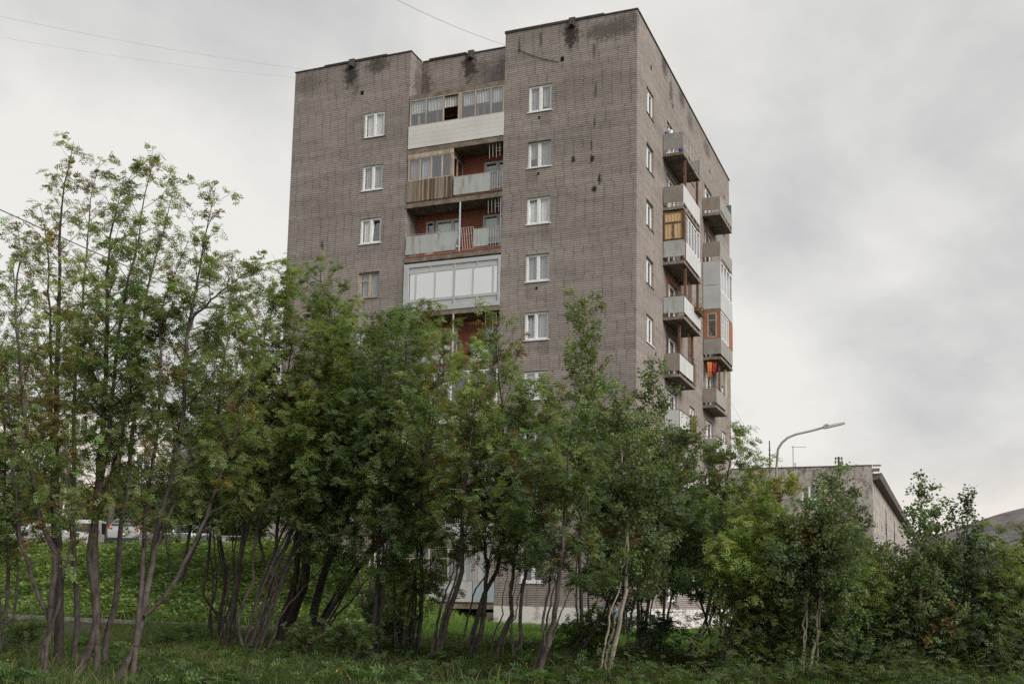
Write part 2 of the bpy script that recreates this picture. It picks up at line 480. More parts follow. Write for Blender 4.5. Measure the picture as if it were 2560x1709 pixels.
class MB:
    def __init__(self):
        self.v, self.f, self.m = [], [], []

    def add(self, vs, fs, mi=0):
        b = len(self.v)
        self.v += [tuple(float(c) for c in p) for p in vs]
        self.f += [tuple(i + b for i in q) for q in fs]
        self.m += [mi] * len(fs)
        return self

    def hexa(self, c, mi=0):
        return self.add(c, [(0, 3, 2, 1), (4, 5, 6, 7), (0, 1, 5, 4), (1, 2, 6, 5), (2, 3, 7, 6), (3, 0, 4, 7)], mi)

    def box(self, x0, x1, y0, y1, z0, z1, mi=0):
        return self.hexa([(x0, y0, z0), (x1, y0, z0), (x1, y1, z0), (x0, y1, z0), (x0, y0, z1), (x1, y0, z1), (x1, y1, z1), (x0, y1, z1)], mi)

    def fbox(self, F, u0, u1, o0, o1, z0, z1, mi=0):
        """box in a facade frame: u along the wall, o outwards, z up"""
        P = lambda u, o, z: F(u, o, z)
        return self.hexa([P(u0, o1, z0), P(u1, o1, z0), P(u1, o0, z0), P(u0, o0, z0), P(u0, o1, z1), P(u1, o1, z1), P(u1, o0, z1), P(u0, o0, z1)], mi)

    def tube(self, pts, rad, n=8, mi=0, cap=True):
        vs, fs = tube_arrays(np.asarray(pts, float), rad, n)
        k = len(pts)
        fs = [tuple(q) for q in fs]
        if cap:
            fs.append(tuple(range(n - 1, -1, -1)))
            fs.append(tuple((k - 1) * n + i for i in range(n)))
        return self.add(vs, fs, mi)

    def bar(self, a, b, r, n=6, mi=0):
        return self.tube([a, b], r, n, mi)

    def build(self, name, mats, parent=None, smooth=False):
        me = bpy.data.meshes.new(name)
        me.from_pydata(self.v, [], self.f)
        for m_ in (mats if isinstance(mats, (list, tuple)) else [mats]):
            me.materials.append(m_)
        if len(me.materials) > 1:
            me.polygons.foreach_set('material_index', self.m)
        if smooth:
            me.polygons.foreach_set('use_smooth', [True] * len(self.f))
        me.update()
        return link(name, me, parent)


def tube_arrays(P, rad, n):
    k = len(P)
    rad = np.broadcast_to(np.asarray(rad, float), (k,))
    T = np.gradient(P, axis=0)
    T /= np.linalg.norm(T, axis=1, keepdims=True) + 1e-9
    a = np.array([1.0, 0, 0]) if abs(T[0][0]) < 0.8 else np.array([0, 1.0, 0])
    U = np.empty_like(P)
    u = a - T[0] * (a @ T[0])
    u /= np.linalg.norm(u)
    for i in range(k):
        u = u - T[i] * (u @ T[i])
        u /= np.linalg.norm(u) + 1e-9
        U[i] = u
    V = np.cross(T, U)
    an = np.arange(n) * 2 * np.pi / n
    vs = P[:, None, :] + rad[:, None, None] * (U[:, None, :] * np.cos(an)[None, :, None] + V[:, None, :] * np.sin(an)[None, :, None])
    i = np.arange(k - 1)[:, None] * n
    j = np.arange(n)[None, :]
    j2 = (j + 1) % n
    fs = np.stack([i + j, i + j2, i + n + j2, i + n + j], -1).reshape(-1, 4)
    return vs.reshape(-1, 3), fs


def quads_mesh(name, verts, quads, mats, parent=None, tint=None, smooth=False):
    """fast mesh from numpy arrays: verts (N,3), quads (M,4), one tint per face"""
    me = bpy.data.meshes.new(name)
    nv, nf = len(verts), len(quads)
    me.vertices.add(nv)
    me.vertices.foreach_set('co', np.ascontiguousarray(verts, dtype=np.float32).ravel())
    me.loops.add(nf * 4)
    me.loops.foreach_set('vertex_index', np.ascontiguousarray(quads, dtype=np.int32).ravel())
    me.polygons.add(nf)
    me.polygons.foreach_set('loop_start', np.arange(nf, dtype=np.int32) * 4)
    for m_ in (mats if isinstance(mats, (list, tuple)) else [mats]):
        me.materials.append(m_)
    if smooth:
        me.polygons.foreach_set('use_smooth', np.ones(nf, dtype=bool))
    if tint is not None:
        at_ = me.attributes.new('tint', 'FLOAT_COLOR', 'FACE')
        c4 = np.ones((nf, 4), np.float32)
        c4[:, :3] = tint
        at_.data.foreach_set('color', c4.ravel())
    me.update(calc_edges=True)
    me.validate()
    return link(name, me, parent)


def sstep(a, b, x):
    t_ = np.clip((x - a) / (b - a), 0, 1)
    return t_ * t_ * (3 - 2 * t_)


# ------------------------------------------------------------------ terrain
KX = np.array([-400.0, -60, -23, -6.6, 2.9, 12, 60])
KY = np.array([-12.0, -11.5, -12.5, -15.3, -17.9, -18.2, -18.2])


def kerb_y(x):
    return np.interp(x, KX, KY)


def kerb_z(x):
    return np.interp(x, [-23.0, -6.6, 2.9, 8], [0.80, 0.65, 0.55, 0.5])


def ground(x, y, bumps=True):
    x = np.asarray(x, float)
    y = np.asarray(y, float)
    yk, zk = kerb_y(x), kerb_z(x)
    near = (zk - 0.17) * sstep(yk - 9.5, yk - 0.1, y)
    hill = 3.25 * sstep(0.3, 11.5, y - yk) * sstep(-6.6, -15.5, x)
    z = np.where(y < yk, near, zk - 0.05 + hill)
    if bumps:
        b = 0.05 * np.sin(x * 1.7 + y * 0.9) * np.sin(y * 1.3 - x * 0.6) + 0.03 * np.sin(x * 4.1) * np.sin(y * 3.7)
        z = z + b * (y < yk - 0.5) + 0.08 * np.sin(x * 0.9 + 1) * np.sin(y * 1.1) * sstep(-9, -16, x) * (y > yk + 1) * (y < -1)
    return z


def axis_lines(lo, hi, step, far):
    a = list(np.arange(lo, hi + 1e-6, step))
    s_, v_ = step, lo
    while v_ > -far:
        s_ *= 1.35
        v_ -= s_
        a.insert(0, v_)
    s_, v_ = step, hi
    while v_ < far:
        s_ *= 1.35
        v_ += s_
        a.append(v_)
    return np.array(a)


gx = axis_lines(-45, 22, 0.5, 6000)
gy = axis_lines(-36, 8, 0.4, 6000)
GX, GY = np.meshgrid(gx, gy)
GZ = ground(GX, GY)
nx, ny = len(gx), len(gy)
idx = np.arange(nx * ny).reshape(ny, nx)
q = np.stack([idx[:-1, :-1], idx[:-1, 1:], idx[1:, 1:], idx[1:, :-1]], -1).reshape(-1, 4)
g_o = quads_mesh('ground', np.stack([GX, GY, GZ], -1).reshape(-1, 3), q, M_SOIL, smooth=True)
tag(g_o, 'dark soil and grass ground rising to the left of the tower', kind='structure')


def on_ground(px, py, dmin=15.0, dmax=60.0):
    r = ray(px, py)
    for d in np.arange(dmin, dmax, 0.1):
        p = CAM + r * d
        if p[2] <= ground(p[0], p[1], False):
            return d, p
    d = dmax
    return d, CAM + r * d


# kerb along the foot of the lawn
mb = MB()
xs = np.arange(-60, 16, 1.0)
for i, (a, b) in enumerate(zip(xs[:-1], xs[1:])):
    b2 = b - 0.012
    ya, yb = kerb_y(a), kerb_y(b2)
    za, zb = kerb_z(a) + 0.03 + 0.008 * math.sin(i * 2.1), kerb_z(b2) + 0.03 + 0.008 * math.sin(i * 2.1 + 0.5)
    mb.hexa([(a, ya - 0.08, za - 0.4), (b2, yb - 0.08, zb - 0.4), (b2, yb + 0.09, zb - 0.4), (a, ya + 0.09, za - 0.4),
             (a, ya - 0.07, za), (b2, yb - 0.07, zb), (b2, yb + 0.08, zb), (a, ya + 0.08, za)])
k_o = mb.build('kerb', M_KERB)
tag(k_o, 'long low stone kerb running behind the tree trunks at the edge of the lawn', 'kerb', kind='structure')

# hills
def hill(name, pts, depth_spread, base, label):
    """ridge line given as (azimuth offset pixel x, pixel y, distance)"""
    P = np.array([at(*p) for p in pts])
    t_ = np.linspace(0, 1, 120)
    s_ = np.linspace(0, 1, len(P))
    L = np.stack([np.interp(t_, s_, P[:, i]) for i in range(3)], -1)
    ker = np.hanning(19)
    ker /= ker.sum()
    for i in range(3):
        pad = np.pad(L[:, i], 9, mode='edge')
        L[:, i] = np.convolve(pad, ker, 'valid')
    dirs = L - CAM
    dirs[:, 2] = 0
    dirs /= np.linalg.norm(dirs, axis=1, keepdims=True)
    rows = []
    prof = [(-1.0, 0.0), (-0.8, 0.12), (-0.6, 0.30), (-0.42, 0.52), (-0.25, 0.76), (-0.1, 0.94), (0.0, 1.0), (0.3, 1.0), (1.0, 0.7), (2.0, 0.0)]
    for k_, (s0, h) in enumerate(prof):
        row = L + dirs * depth_spread * s0
        nz = np.sin(np.arange(120) * 0.31 + k_ * 0.7) * 0.012
        row[:, 2] = base + (L[:, 2] - base) * np.clip(h + nz * (h > 0.05) * (h < 0.99), 0, 1)
        rows.append(row)
    V = np.concatenate(rows)
    i_ = np.arange(len(prof) * 120).reshape(len(prof), 120)
    q_ = np.stack([i_[:-1, :-1], i_[:-1, 1:], i_[1:, 1:], i_[1:, :-1]], -1).reshape(-1, 4)
    o = quads_mesh(name, V, q_, M_HILL, smooth=True)
    return tag(o, label, kind='structure')


hill('hill', [(1900, 1440, 2600), (2050, 1415, 2600), (2200, 1380, 2600), (2300, 1348, 2600), (2380, 1322, 2600), (2450, 1300, 2600), (2500, 1283, 2600), (2560, 1268, 2600), (2640, 1254, 2600), (2760, 1240, 2600), (3000, 1235, 2600), (3300, 1300, 2600)],
     1100, -5, 'bare grey brown hill far off at the right edge')
hill('hill', [(-500, 1120, 1900), (0, 1100, 1900), (250, 1075, 1900), (420, 1066, 1900), (560, 1085, 1900), (760, 1120, 1900), (1000, 1170, 1900), (1300, 1230, 1900), (1700, 1300, 1900)],
     800, -5, 'pale distant hill glimpsed through the trees at the left')

# ------------------------------------------------------------------ the brick tower
BL, BD, ZR, ZP = -18.69, 22.38, 29.27, 1.51      # left end, depth, roof, plinth top
RL, RR, RD = -11.83, -6.65, 1.25                 # recess between the two wings
FH = 2.8
FRONT = lambda u, o, z: (u, -o, z)
SIDE = lambda u, o, z: (o, u, z)
BACKW = lambda u, o, z: (u, RD - o, z)
zf = lambda k: ZP + FH * k

tower = empty('apartment_tower', (0, 0, 0))
tag(tower, 'nine storey grey brick apartment tower rising behind the trees, with a recessed balcony bay', 'building')


def facade(mb, F, u0, u1, z0, z1, holes, depth=0.16, mi=0, mr=0):
    us = sorted({u0, u1, *[h[0] for h in holes], *[h[1] for h in holes]})
    zs = sorted({z0, z1, *[h[2] for h in holes], *[h[3] for h in holes]})
    for a, b in zip(us[:-1], us[1:]):
        for c, d in zip(zs[:-1], zs[1:]):
            um, zm = (a + b) / 2, (c + d) / 2
            if any(h[0] < um < h[1] and h[2] < zm < h[3] for h in holes):
                continue
            mb.add([F(a, 0, c), F(b, 0, c), F(b, 0, d), F(a, 0, d)], [(0, 1, 2, 3)], mi)
    for a, b, c, d in [h[:4] for h in holes]:
        D = -depth - 0.12
        mb.add([F(a, 0, c), F(b, 0, c), F(b, D, c), F(a, D, c)], [(0, 1, 2, 3)], mr)
        mb.add([F(a, 0, d), F(a, D, d), F(b, D, d), F(b, 0, d)], [(0, 1, 2, 3)], mr)
        mb.add([F(a, 0, c), F(a, D, c), F(a, D, d), F(a, 0, d)], [(0, 1, 2, 3)], mr)
        mb.add([F(b, 0, c), F(b, 0, d), F(b, D, d), F(b, D, c)], [(0, 1, 2, 3)], mr)


W0, W1 = 1.08, 2.39
COLR, COLL = (-5.37, -4.20), (-14.38, -13.21)
SC = [(1.706, 3.05), (10.62, 11.95), (19.45, 20.80)]
front_r = [(*COLR, zf(k) + W0, zf(k) + W1) for k in range(9)]
front_l = [(*COLL, zf(k) + W0, zf(k) + W1) for k in range(1, 9)]
side_w = [(a, b, zf(k) + W0, zf(k) + W1) for k in range(9) for a, b in SC]
doorA = [(5.75, 7.75, zf(k) + 0.35, zf(k) + 2.38) for k in range(9)]
doorB = [(14.75, 16.75, zf(k) + 0.35, zf(k) + 2.38) for k in range(9)]

mb = MB()
facade(mb, FRONT, BL, RL, 0.0, ZR, front_l)
facade(mb, FRONT, RR, 0.0, ZP, ZR, front_r)
facade(mb, SIDE, 0.0, BD, ZP, ZR, side_w + doorA + doorB)
# return walls of the recess and its back wall above the top loggia
mb.add([(RL, 0, 0), (RL, RD, 0), (RL, RD, ZR), (RL, 0, ZR)], [(0, 1, 2, 3)])
mb.add([(RR, RD, 0), (RR, 0, 0), (RR, 0, ZR), (RR, RD, ZR)], [(0, 1, 2, 3)])
mb.add([(RL, RD, zf(9) - 0.1), (RR, RD, zf(9) - 0.1), (RR, RD, ZR), (RL, RD, ZR)], [(0, 1, 2, 3)])
# far sides
mb.add([(BL, BD, 0), (BL, 0, 0), (BL, 0, ZR), (BL, BD, ZR)], [(0, 1, 2, 3)])
mb.add([(0, BD, 0), (BL, BD, 0), (BL, BD, ZR), (0, BD, ZR)], [(0, 1, 2, 3)])
wall = mb.build('wall', M_BRICK, tower)

# small square ventilation holes of the attic, as flush boxes with the hole's darkness put into their black colour
for F, u, z, wv, hv in [(FRONT, -3.69, 27.44, 0.17, 0.24), (FRONT, -14.59, 27.5, 0.17, 0.24), (SIDE, 2.56, 27.6, 0.2, 0.25), (SIDE, 7.02, 27.6, 0.2, 0.22), (SIDE, 16.31, 27.57, 0.2, 0.22), (SIDE, 20.74, 27.56, 0.2, 0.22)]:
    v_ = MB().fbox(F, u - wv / 2, u + wv / 2, -0.05, 0.006, z - hv / 2, z + hv / 2).build('vent', M_BLACK, tower)

# painted back wall of the loggias, floor by floor, with openings
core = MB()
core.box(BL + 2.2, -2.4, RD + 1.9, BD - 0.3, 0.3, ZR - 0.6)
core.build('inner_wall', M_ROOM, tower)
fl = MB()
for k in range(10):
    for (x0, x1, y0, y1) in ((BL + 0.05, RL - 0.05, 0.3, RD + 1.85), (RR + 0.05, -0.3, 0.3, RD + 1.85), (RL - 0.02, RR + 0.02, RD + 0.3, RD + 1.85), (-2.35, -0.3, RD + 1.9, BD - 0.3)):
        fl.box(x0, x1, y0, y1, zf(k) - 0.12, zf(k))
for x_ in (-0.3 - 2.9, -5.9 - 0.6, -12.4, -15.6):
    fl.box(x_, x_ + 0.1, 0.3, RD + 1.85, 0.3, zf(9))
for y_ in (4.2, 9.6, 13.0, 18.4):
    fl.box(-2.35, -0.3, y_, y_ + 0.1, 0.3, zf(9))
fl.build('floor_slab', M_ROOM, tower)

# plinth, standing 3 cm proud; the ground steps up under the left wing
mb = MB()
mb.box(RR, 0.03, -0.03, 0.3, -0.6, ZP)
mb.box(-0.3, 0.031, 0.3, BD + 0.03, -0.6, ZP - 0.002)
plinth = mb.build('plinth', M_PLINTH, tower)
mb = MB()
mb.box(RL, RR - 0.35, 0.5, 0.62, 0.3, ZP - 0.25)
mb.build('basement_wall', M_BLACK, tower)
mb = MB()
for dx, dz in ((0.0, 0.0), (0.18, -0.28), (0.05, -0.55)):
    mb.box(RR - 0.35 + dx, RR - 0.002 + 0.0 * dx, -0.02, 0.45, ZP - 0.62 + dz * 0.9, ZP - 0.30 + dz * 0.9)
mb.build('broken_plinth_edge', M_CONCD, tower)

# roof and parapet flashing
MB().box(BL + 0.2, -0.2, RD + 0.2, BD - 0.2, ZR - 0.45, ZR - 0.3).build('roof', M_FELT, tower)
mb = MB()
mb.box(BL - 0.03, RL + 0.04, -0.05, 0.38, ZR + 0.0, ZR + 0.05)
mb.box(-16.9, -13.2, -0.07, 0.40, ZR + 0.052, ZR + 0.10)
mb.box(RL - 0.34, RL + 0.041, 0.381, RD - 0.06, ZR + 0.0, ZR + 0.05)
mb.box(RL + 0.05, RR - 0.05, RD - 0.05, RD + 0.36, ZR + 0.0, ZR + 0.05)
mb.box(-11.4, -9.3, RD - 0.09, RD + 0.33, ZR + 0.052, ZR + 0.11)
mb.box(RR - 0.04, 0.05, -0.05, 0.38, ZR + 0.0, ZR + 0.05)
mb.box(RR - 0.041, RR + 0.33, 0.381, RD - 0.06, ZR + 0.0, ZR + 0.05)
mb.box(RR - 0.02, -1.6, -0.065, 0.4, ZR + 0.052, ZR + 0.105)
mb.box(-0.36, 0.055, 0.383, BD + 0.05, ZR + 0.0, ZR + 0.055)
mb.box(BL - 0.03, BL + 0.36, 0.383, BD + 0.05, ZR + 0.0, ZR + 0.055)
mb.box(BL + 0.362, -0.362, BD - 0.3, BD + 0.05, ZR + 0.0, ZR + 0.055)
mb.build('roof_flashing', M_FLASH, tower)
for x_, y_ in ((-15.25, 0.0), (-3.2, 0.0), (-9.05, RD)):
    mb = MB()
    mb.box(x_ - 0.16, x_ + 0.16, y_ - 0.10, y_ + 0.2, ZR - 0.30, ZR + 0.16)
    mb.box(x_ - 0.10, x_ + 0.10, y_ - 0.22, y_ - 0.101, ZR - 0.26, ZR - 0.02)
    mb.build('roof_outlet', M_DARKST, tower)


def window(F, u0, u1, z0, z1, split=0.5, setback=0.11, curtain=0.0, curtain2=0.0, sill='white', name='window', frame=M_PVC, tilt=None, transom=None, parent=tower, fw_=0.075, cmat=M_CURT, glass=M_GLASS):
    """two-sash window: the frame is the part; panes, sill and curtains hang under it"""
    mb = MB()
    o1, o0 = -setback, -setback - 0.07
    mb.fbox(F, u0, u0 + fw_, o0, o1, z0, z1)
    mb.fbox(F, u1 - fw_, u1, o0, o1, z0, z1)
    mb.fbox(F, u0 + fw_, u1 - fw_, o0, o1, z1 - fw_, z1)
    mb.fbox(F, u0 + fw_, u1 - fw_, o0, o1, z0, z0 + fw_)
    us = u0 + (u1 - u0) * split
    mb.fbox(F, us - 0.06, us + 0.06, o0, o1 + 0.006, z0 + fw_, z1 - fw_)
    if transom:
        zt = z0 + (z1 - z0) * transom
        mb.fbox(F, u0 + fw_, us - 0.06, o0, o1 + 0.003, zt - 0.035, zt + 0.035)
    # inner sash bead
    for a, b in ((u0 + fw_, us - 0.06), (us + 0.06, u1 - fw_)):
        for box in ((a, a + 0.03, z0 + fw_, z1 - fw_), (b - 0.03, b, z0 + fw_, z1 - fw_), (a + 0.03, b - 0.03, z0 + fw_, z0 + fw_ + 0.03), (a + 0.03, b - 0.03, z1 - fw_ - 0.03, z1 - fw_)):
            mb.fbox(F, box[0], box[1], o0 + 0.01, o1 - 0.018, box[2], box[3])
    fo = mb.build(name, frame, parent)
    fo_ = fo
    fo = fo_ if parent is tower else parent      # keep to three levels: thing > part > sub-part
    for i, (a, b) in enumerate(((u0 + fw_, us - 0.06), (us + 0.06, u1 - fw_))):
        g = MB()
        p0, p1 = z0 + fw_, z1 - fw_
        if tilt == i:
            T = 0.16
            P = [F(a, -setback - 0.03, p0), F(b, -setback - 0.03, p0), F(b, -setback - 0.03 - T, p1 - 0.02), F(a, -setback - 0.03 - T, p1 - 0.02)]
            g.add(P, [(0, 1, 2, 3)])
            g.build('pane', glass, fo)
            fr_ = MB()
            for c0, c1 in ((P[0], P[3]), (P[1], P[2]), (P[3], P[2]), (P[0], P[1])):
                fr_.bar(c0, c1, 0.03, 4)
            fr_.build('sash', frame, fo)
        else:
            g.add([F(a, -setback - 0.04, p0), F(b, -setback - 0.04, p0), F(b, -setback - 0.04, p1), F(a, -setback - 0.04, p1)], [(0, 1, 2, 3)])
            g.build('pane', glass, fo)
    for ca, (a, b) in ((curtain, (u0 + fw_, us - 0.02)), (curtain2, (us + 0.02, u1 - fw_))):
        if ca:
            g = MB()
            n_ = 14
            ztop, zbot = z1 - 0.03, z1 - (z1 - z0) * ca
            vs = []
            for j in range(n_ + 1):
                uu = a + (b - a) * j / n_
                oo = -setback - 0.16 + 0.025 * math.sin(j * 1.9 + a)
                vs += [F(uu, oo, zbot), F(uu, oo, ztop)]
            g.add(vs, [(2 * j, 2 * j + 2, 2 * j + 3, 2 * j + 1) for j in range(n_)])
            g.build('curtain', cmat, fo)
    if sill == 'white':
        MB().fbox(F, u0 - 0.05, u1 + 0.05, -setback, 0.05, z0 - 0.05, z0 - 0.004).build('sill', M_PVC, fo)
    elif sill == 'dark':
        MB().fbox(F, u0 - 0.04, u1 + 0.04, -setback, 0.035, z0 - 0.035, z0 - 0.004).build('sill', M_DARKST, fo)
    elif sill == 'conc':
        MB().fbox(F, u0 - 0.03, u1 + 0.03, -setback, 0.03, z0 - 0.06, z0 - 0.004).build('sill', M_CONC, fo)
    return fo_


def reveal_trim(F, u0, u1, z0, z1, parent, wl=0.0, wr=0.0, wt=0.0):
    mb = MB()
    if wl:
        mb.fbox(F, u0 - wl, u0 - 0.002, -0.02, 0.012, z0 - 0.03, z1 + wt)
    if wr:
        mb.fbox(F, u1 + 0.002, u1 + wr, -0.02, 0.012, z0 - 0.03, z1 + wt)
    if wt:
        mb.fbox(F, u0, u1, -0.02, 0.012, z1 + 0.002, z1 + wt)
    mb.build('plaster_trim', M_BRICKP, parent)


spec_r = {8: dict(split=0.5, setback=0.05, curtain=0.95, curtain2=0.8), 7: dict(split=0.46, setback=0.12, curtain=0.6, curtain2=0.95, sill='white'), 6: dict(split=0.48, tilt=0, curtain=0.95, curtain2=1.0, setback=0.06, cmat=M_BLIND),
          5: dict(split=0.5, curtain=0.98, curtain2=0.98, setback=0.06), 4: dict(split=0.45, tilt=0, curtain=1.0, curtain2=0.95, setback=0.05), 3: dict(split=0.5, curtain=0.98, curtain2=0.98, setback=0.05, cmat=M_BLIND),
          2: dict(curtain=0.9), 1: dict(curtain2=0.9), 0: dict(split=0.5, curtain=0.35, setback=0.05)}
for k in range(9):
    f_ = window(FRONT, *COLR, zf(k) + W0, zf(k) + W1, **spec_r[k])
    if k in (5, 4, 3):
        reveal_trim(FRONT, *COLR, zf(k) + W0, zf(k) + W1, f_, 0.05, 0.05, 0.13)
    if k in (8, 7, 5):
        MB().fbox(FRONT, COLR[0] + 0.52, COLR[0] + 0.6, -0.02, 0.03, zf(k) + W0 - 0.38, zf(k) + W0 - 0.27).build('vent', M_BLACK, tower)
spec_l = {8: dict(split=0.5, setback=0.03, curtain=0.9, curtain2=0.9, cmat=M_BLIND, sill='dark'), 7: dict(split=0.5, curtain=0.98, curtain2=0.85, setback=0.06), 6: dict(split=0.5, tilt=1, curtain=0.98, setback=0.05, cmat=M_BLIND),
          5: dict(split=0.5, transom=0.68, frame=M_TIMBER, curtain=0.98, curtain2=1.0, sill='conc'), 4: dict(curtain=1.0, curtain2=1.0, cmat=M_BLIND), 3: {}, 2: dict(curtain=0.8), 1: {}}
for k in range(1, 9):
    window(FRONT, *COLL, zf(k) + W0, zf(k) + W1, **spec_l[k])
for k in range(9):
    for j, (a, b) in enumerate(SC):
        kw = dict(curtain=[0.9, 0.0, 0.7][(k + j) % 3], curtain2=[0.6, 0.95, 0.0][(k + j) % 3], sill='dark', setback=0.12 if j == 0 and k not in (8, 4) else 0.08)
        if j == 0 and k == 5:
            kw['tilt'] = 0
        if j == 0 and k == 4:
            kw['sill'] = 'white'
        fo = window(SIDE, a, b, zf(k) + W0, zf(k) + W1, **kw)
        if j == 0 and k == 4:
            reveal_trim(SIDE, a, b, zf(k) + W0, zf(k) + W1, fo, 0.05, 0.05, 0.1)
    # door and window unit behind each side balcony
    for (a, b, c, d) in (doorA[k], doorB[k]):
        window(SIDE, a, b, c, d, split=0.42, setback=0.1, curtain=[0.0, 0.9][k % 2], curtain2=0.55, sill='none', name='balcony_door')


def railing(F, u0, u1, o, z0, z1, step=0.13, lean=0.0, m=M_RAIL, parent=None, r=0.009, mid=None):
    mb = MB()
    mb.bar(F(u0, o, z1), F(u1, o, z1), 0.016, 5)
    mb.bar(F(u0, o, z0), F(u1, o, z0), 0.013, 5)
    for zm in (mid or []):
        mb.bar(F(u0, o, zm), F(u1, o, zm), 0.01, 5)
    n_ = max(1, int(round((u1 - u0) / step)))
    for i in range(n_ + 1):
        u = u0 + (u1 - u0) * i / n_
        mb.bar(F(u + lean, o, z0), F(u, o, z1), r, 4)
    return mb.build('railing', m, parent)


# ---- loggias of the recessed bay
def loggia(k):
    mb = MB()
    mb.fbox(FRONT, RL + 0.004, RR - 0.004, -RD + 0.002, 0.03, zf(k) - 0.15, zf(k) + 0.09)
    o = mb.build('loggia', M_CONC, tower)
    # dark underside of this slab seen from below is the slab itself; back wall of the storey
    return o


def back_wall(o, k, holes):
    mb = MB()
    facade(mb, BACKW, RL, RR, zf(k) + 0.09, zf(k + 1) - 0.15, holes, 0.1)
    return mb.build('back_wall', M_RED, o)


def glazing(o, F, u0, u1, out, z0, z1, mulls, frame, wmull=0.05, top=0.06, bot=0.06, glass=M_GLASS, skip=(), transoms=()):
    """a row of panes between mullions"""
    mb = MB()
    mb.fbox(F, u0, u1, out - 0.05, out, z1 - top, z1)
    mb.fbox(F, u0, u1, out - 0.05, out, z0, z0 + bot)
    for i, u in enumerate(mulls):
        w_ = wmull if not hasattr(u, '__len__') else u[1]
        u = u if not hasattr(u, '__len__') else u[0]
        mb.fbox(F, u - w_ / 2, u + w_ / 2, out - 0.052, out + 0.004, z0 + bot, z1 - top)
    for zt in transoms:
        us_ = [m_ if not hasattr(m_, '__len__') else m_[0] for m_ in mulls]
        for a, b in zip(us_[:-1], us_[1:]):
            mb.fbox(F, a + wmull, b - wmull, out - 0.048, out - 0.004, zt - 0.025, zt + 0.025)
    g_ = mb.build('glazing_frame', frame, o)
    us_ = [m_ if not hasattr(m_, '__len__') else m_[0] for m_ in mulls]
    for i, (a, b) in enumerate(zip(us_[:-1], us_[1:])):
        if i in skip:
            continue
        MB().add([F(a, out - 0.025, z0), F(b, out - 0.025, z0), F(b, out - 0.025, z1), F(a, out - 0.025, z1)], [(0, 1, 2, 3)]).build('pane', glass, o)
    return g_


def drape(o, F, a, b, out, zb, zt, m=M_CURT, wave=0.03, scallop=0.0):
    mb = MB()
    n_ = 20
    vs = []
    for j in range(n_ + 1):
        u = a + (b - a) * j / n_
        oo = out + wave * math.sin(j * 1.7 + a * 3)
        vs += [F(u, oo, zb + scallop * abs(math.sin(j * 0.8))), F(u, oo, zt)]
    mb.add(vs, [(2 * j, 2 * j + 2, 2 * j + 3, 2 * j + 1) for j in range(n_)])
    return mb.build('curtain', m, o)


def drying_bars(o, k):
    """hanging metal rods at the right end under the ceiling"""
    mb = MB()
    zt = zf(k + 1) - 0.16
    for i in range(4):
        u = -7.42 + i * 0.18
        mb.bar(FRONT(u, -0.08, zt), FRONT(u + 0.02, -0.08, zt - 0.75 + 0.05 * (i % 2)), 0.012, 5)
    for dz in (0.28, 0.42):
        mb.bar(FRONT(-7.1, -0.08, zt - dz), FRONT(-6.8, -0.08, zt - dz), 0.012, 5)
    mb.build('drying_bars', M_RAIL, o)


# roof slab over the top loggia
MB().fbox(FRONT, RL + 0.004, RR - 0.004, -RD + 0.002, 0.03, 26.63, 26.86).build('loggia_roof', M_CONC, tower)

# ninth floor: white siding parapet, glazed with lace curtains
o = loggia(8)
back_wall(o, 8, [(-11.2, -9.6, zf(8) + 0.15, zf(8) + 2.3), (-8.5, -7.1, zf(8) + 0.15, zf(8) + 2.3)])
window(BACKW, -11.2, -9.6, zf(8) + 0.15, zf(8) + 2.3, split=0.4, frame=M_TIMBER, sill='none', name='balcony_door', parent=o, setback=0.08)
window(BACKW, -8.5, -7.1, zf(8) + 0.15, zf(8) + 2.3, split=0.6, frame=M_REDP, sill='none', name='balcony_door', parent=o, setback=0.08)
mb = MB()
for i in range(10):
    z0 = 24.04 + i * 0.116
    mb.fbox(FRONT, RL + 0.02, RR - 0.01, -0.03, 0.055 - 0.002 * (i % 2), z0, z0 + 0.115)
mb.build('parapet', M_SIDING, o)
ml = [-11.75, -10.89, -9.91, (-9.01, 0.2), -8.18, -7.35, -6.69]
glazing(o, FRONT, RL + 0.02, RR - 0.01, 0.03, 25.2, 26.62, ml, M_TIMBER, 0.05, skip=(2,))
for i, (a, b) in enumerate(((-11.72, -10.92), (-10.86, -9.94), (-9.88, -9.12), (-8.9, -8.21), (-8.15, -7.38), (-7.32, -6.72))):
    drape(o, FRONT, a, b, -0.10, [25.92, 25.86, 25.98, 25.85, 25.93, 25.80][i], 26.58, scallop=[0.0, 0.10, 0.02, 0.08, 0.0, 0.08][i])
mb = MB()
mb.fbox(FRONT, -11.4, -11.3, -0.22, -0.16, 25.1, 25.9)
mb.build('inner_post', M_TIMBER, o)
mb = MB()
for a in (-10.33, -7.78):
    mb.fbox(FRONT, a - 0.03, a + 0.03, -0.22, -0.16, 25.1, 25.92)
mb.fbox(FRONT, -8.14, -7.40, -0.22, -0.17, 25.86, 25.92)
mb.fbox(FRONT, -8.16, -8.10, -0.22, -0.16, 25.1, 25.92)
mb.build('inner_frame', M_REDP, o)

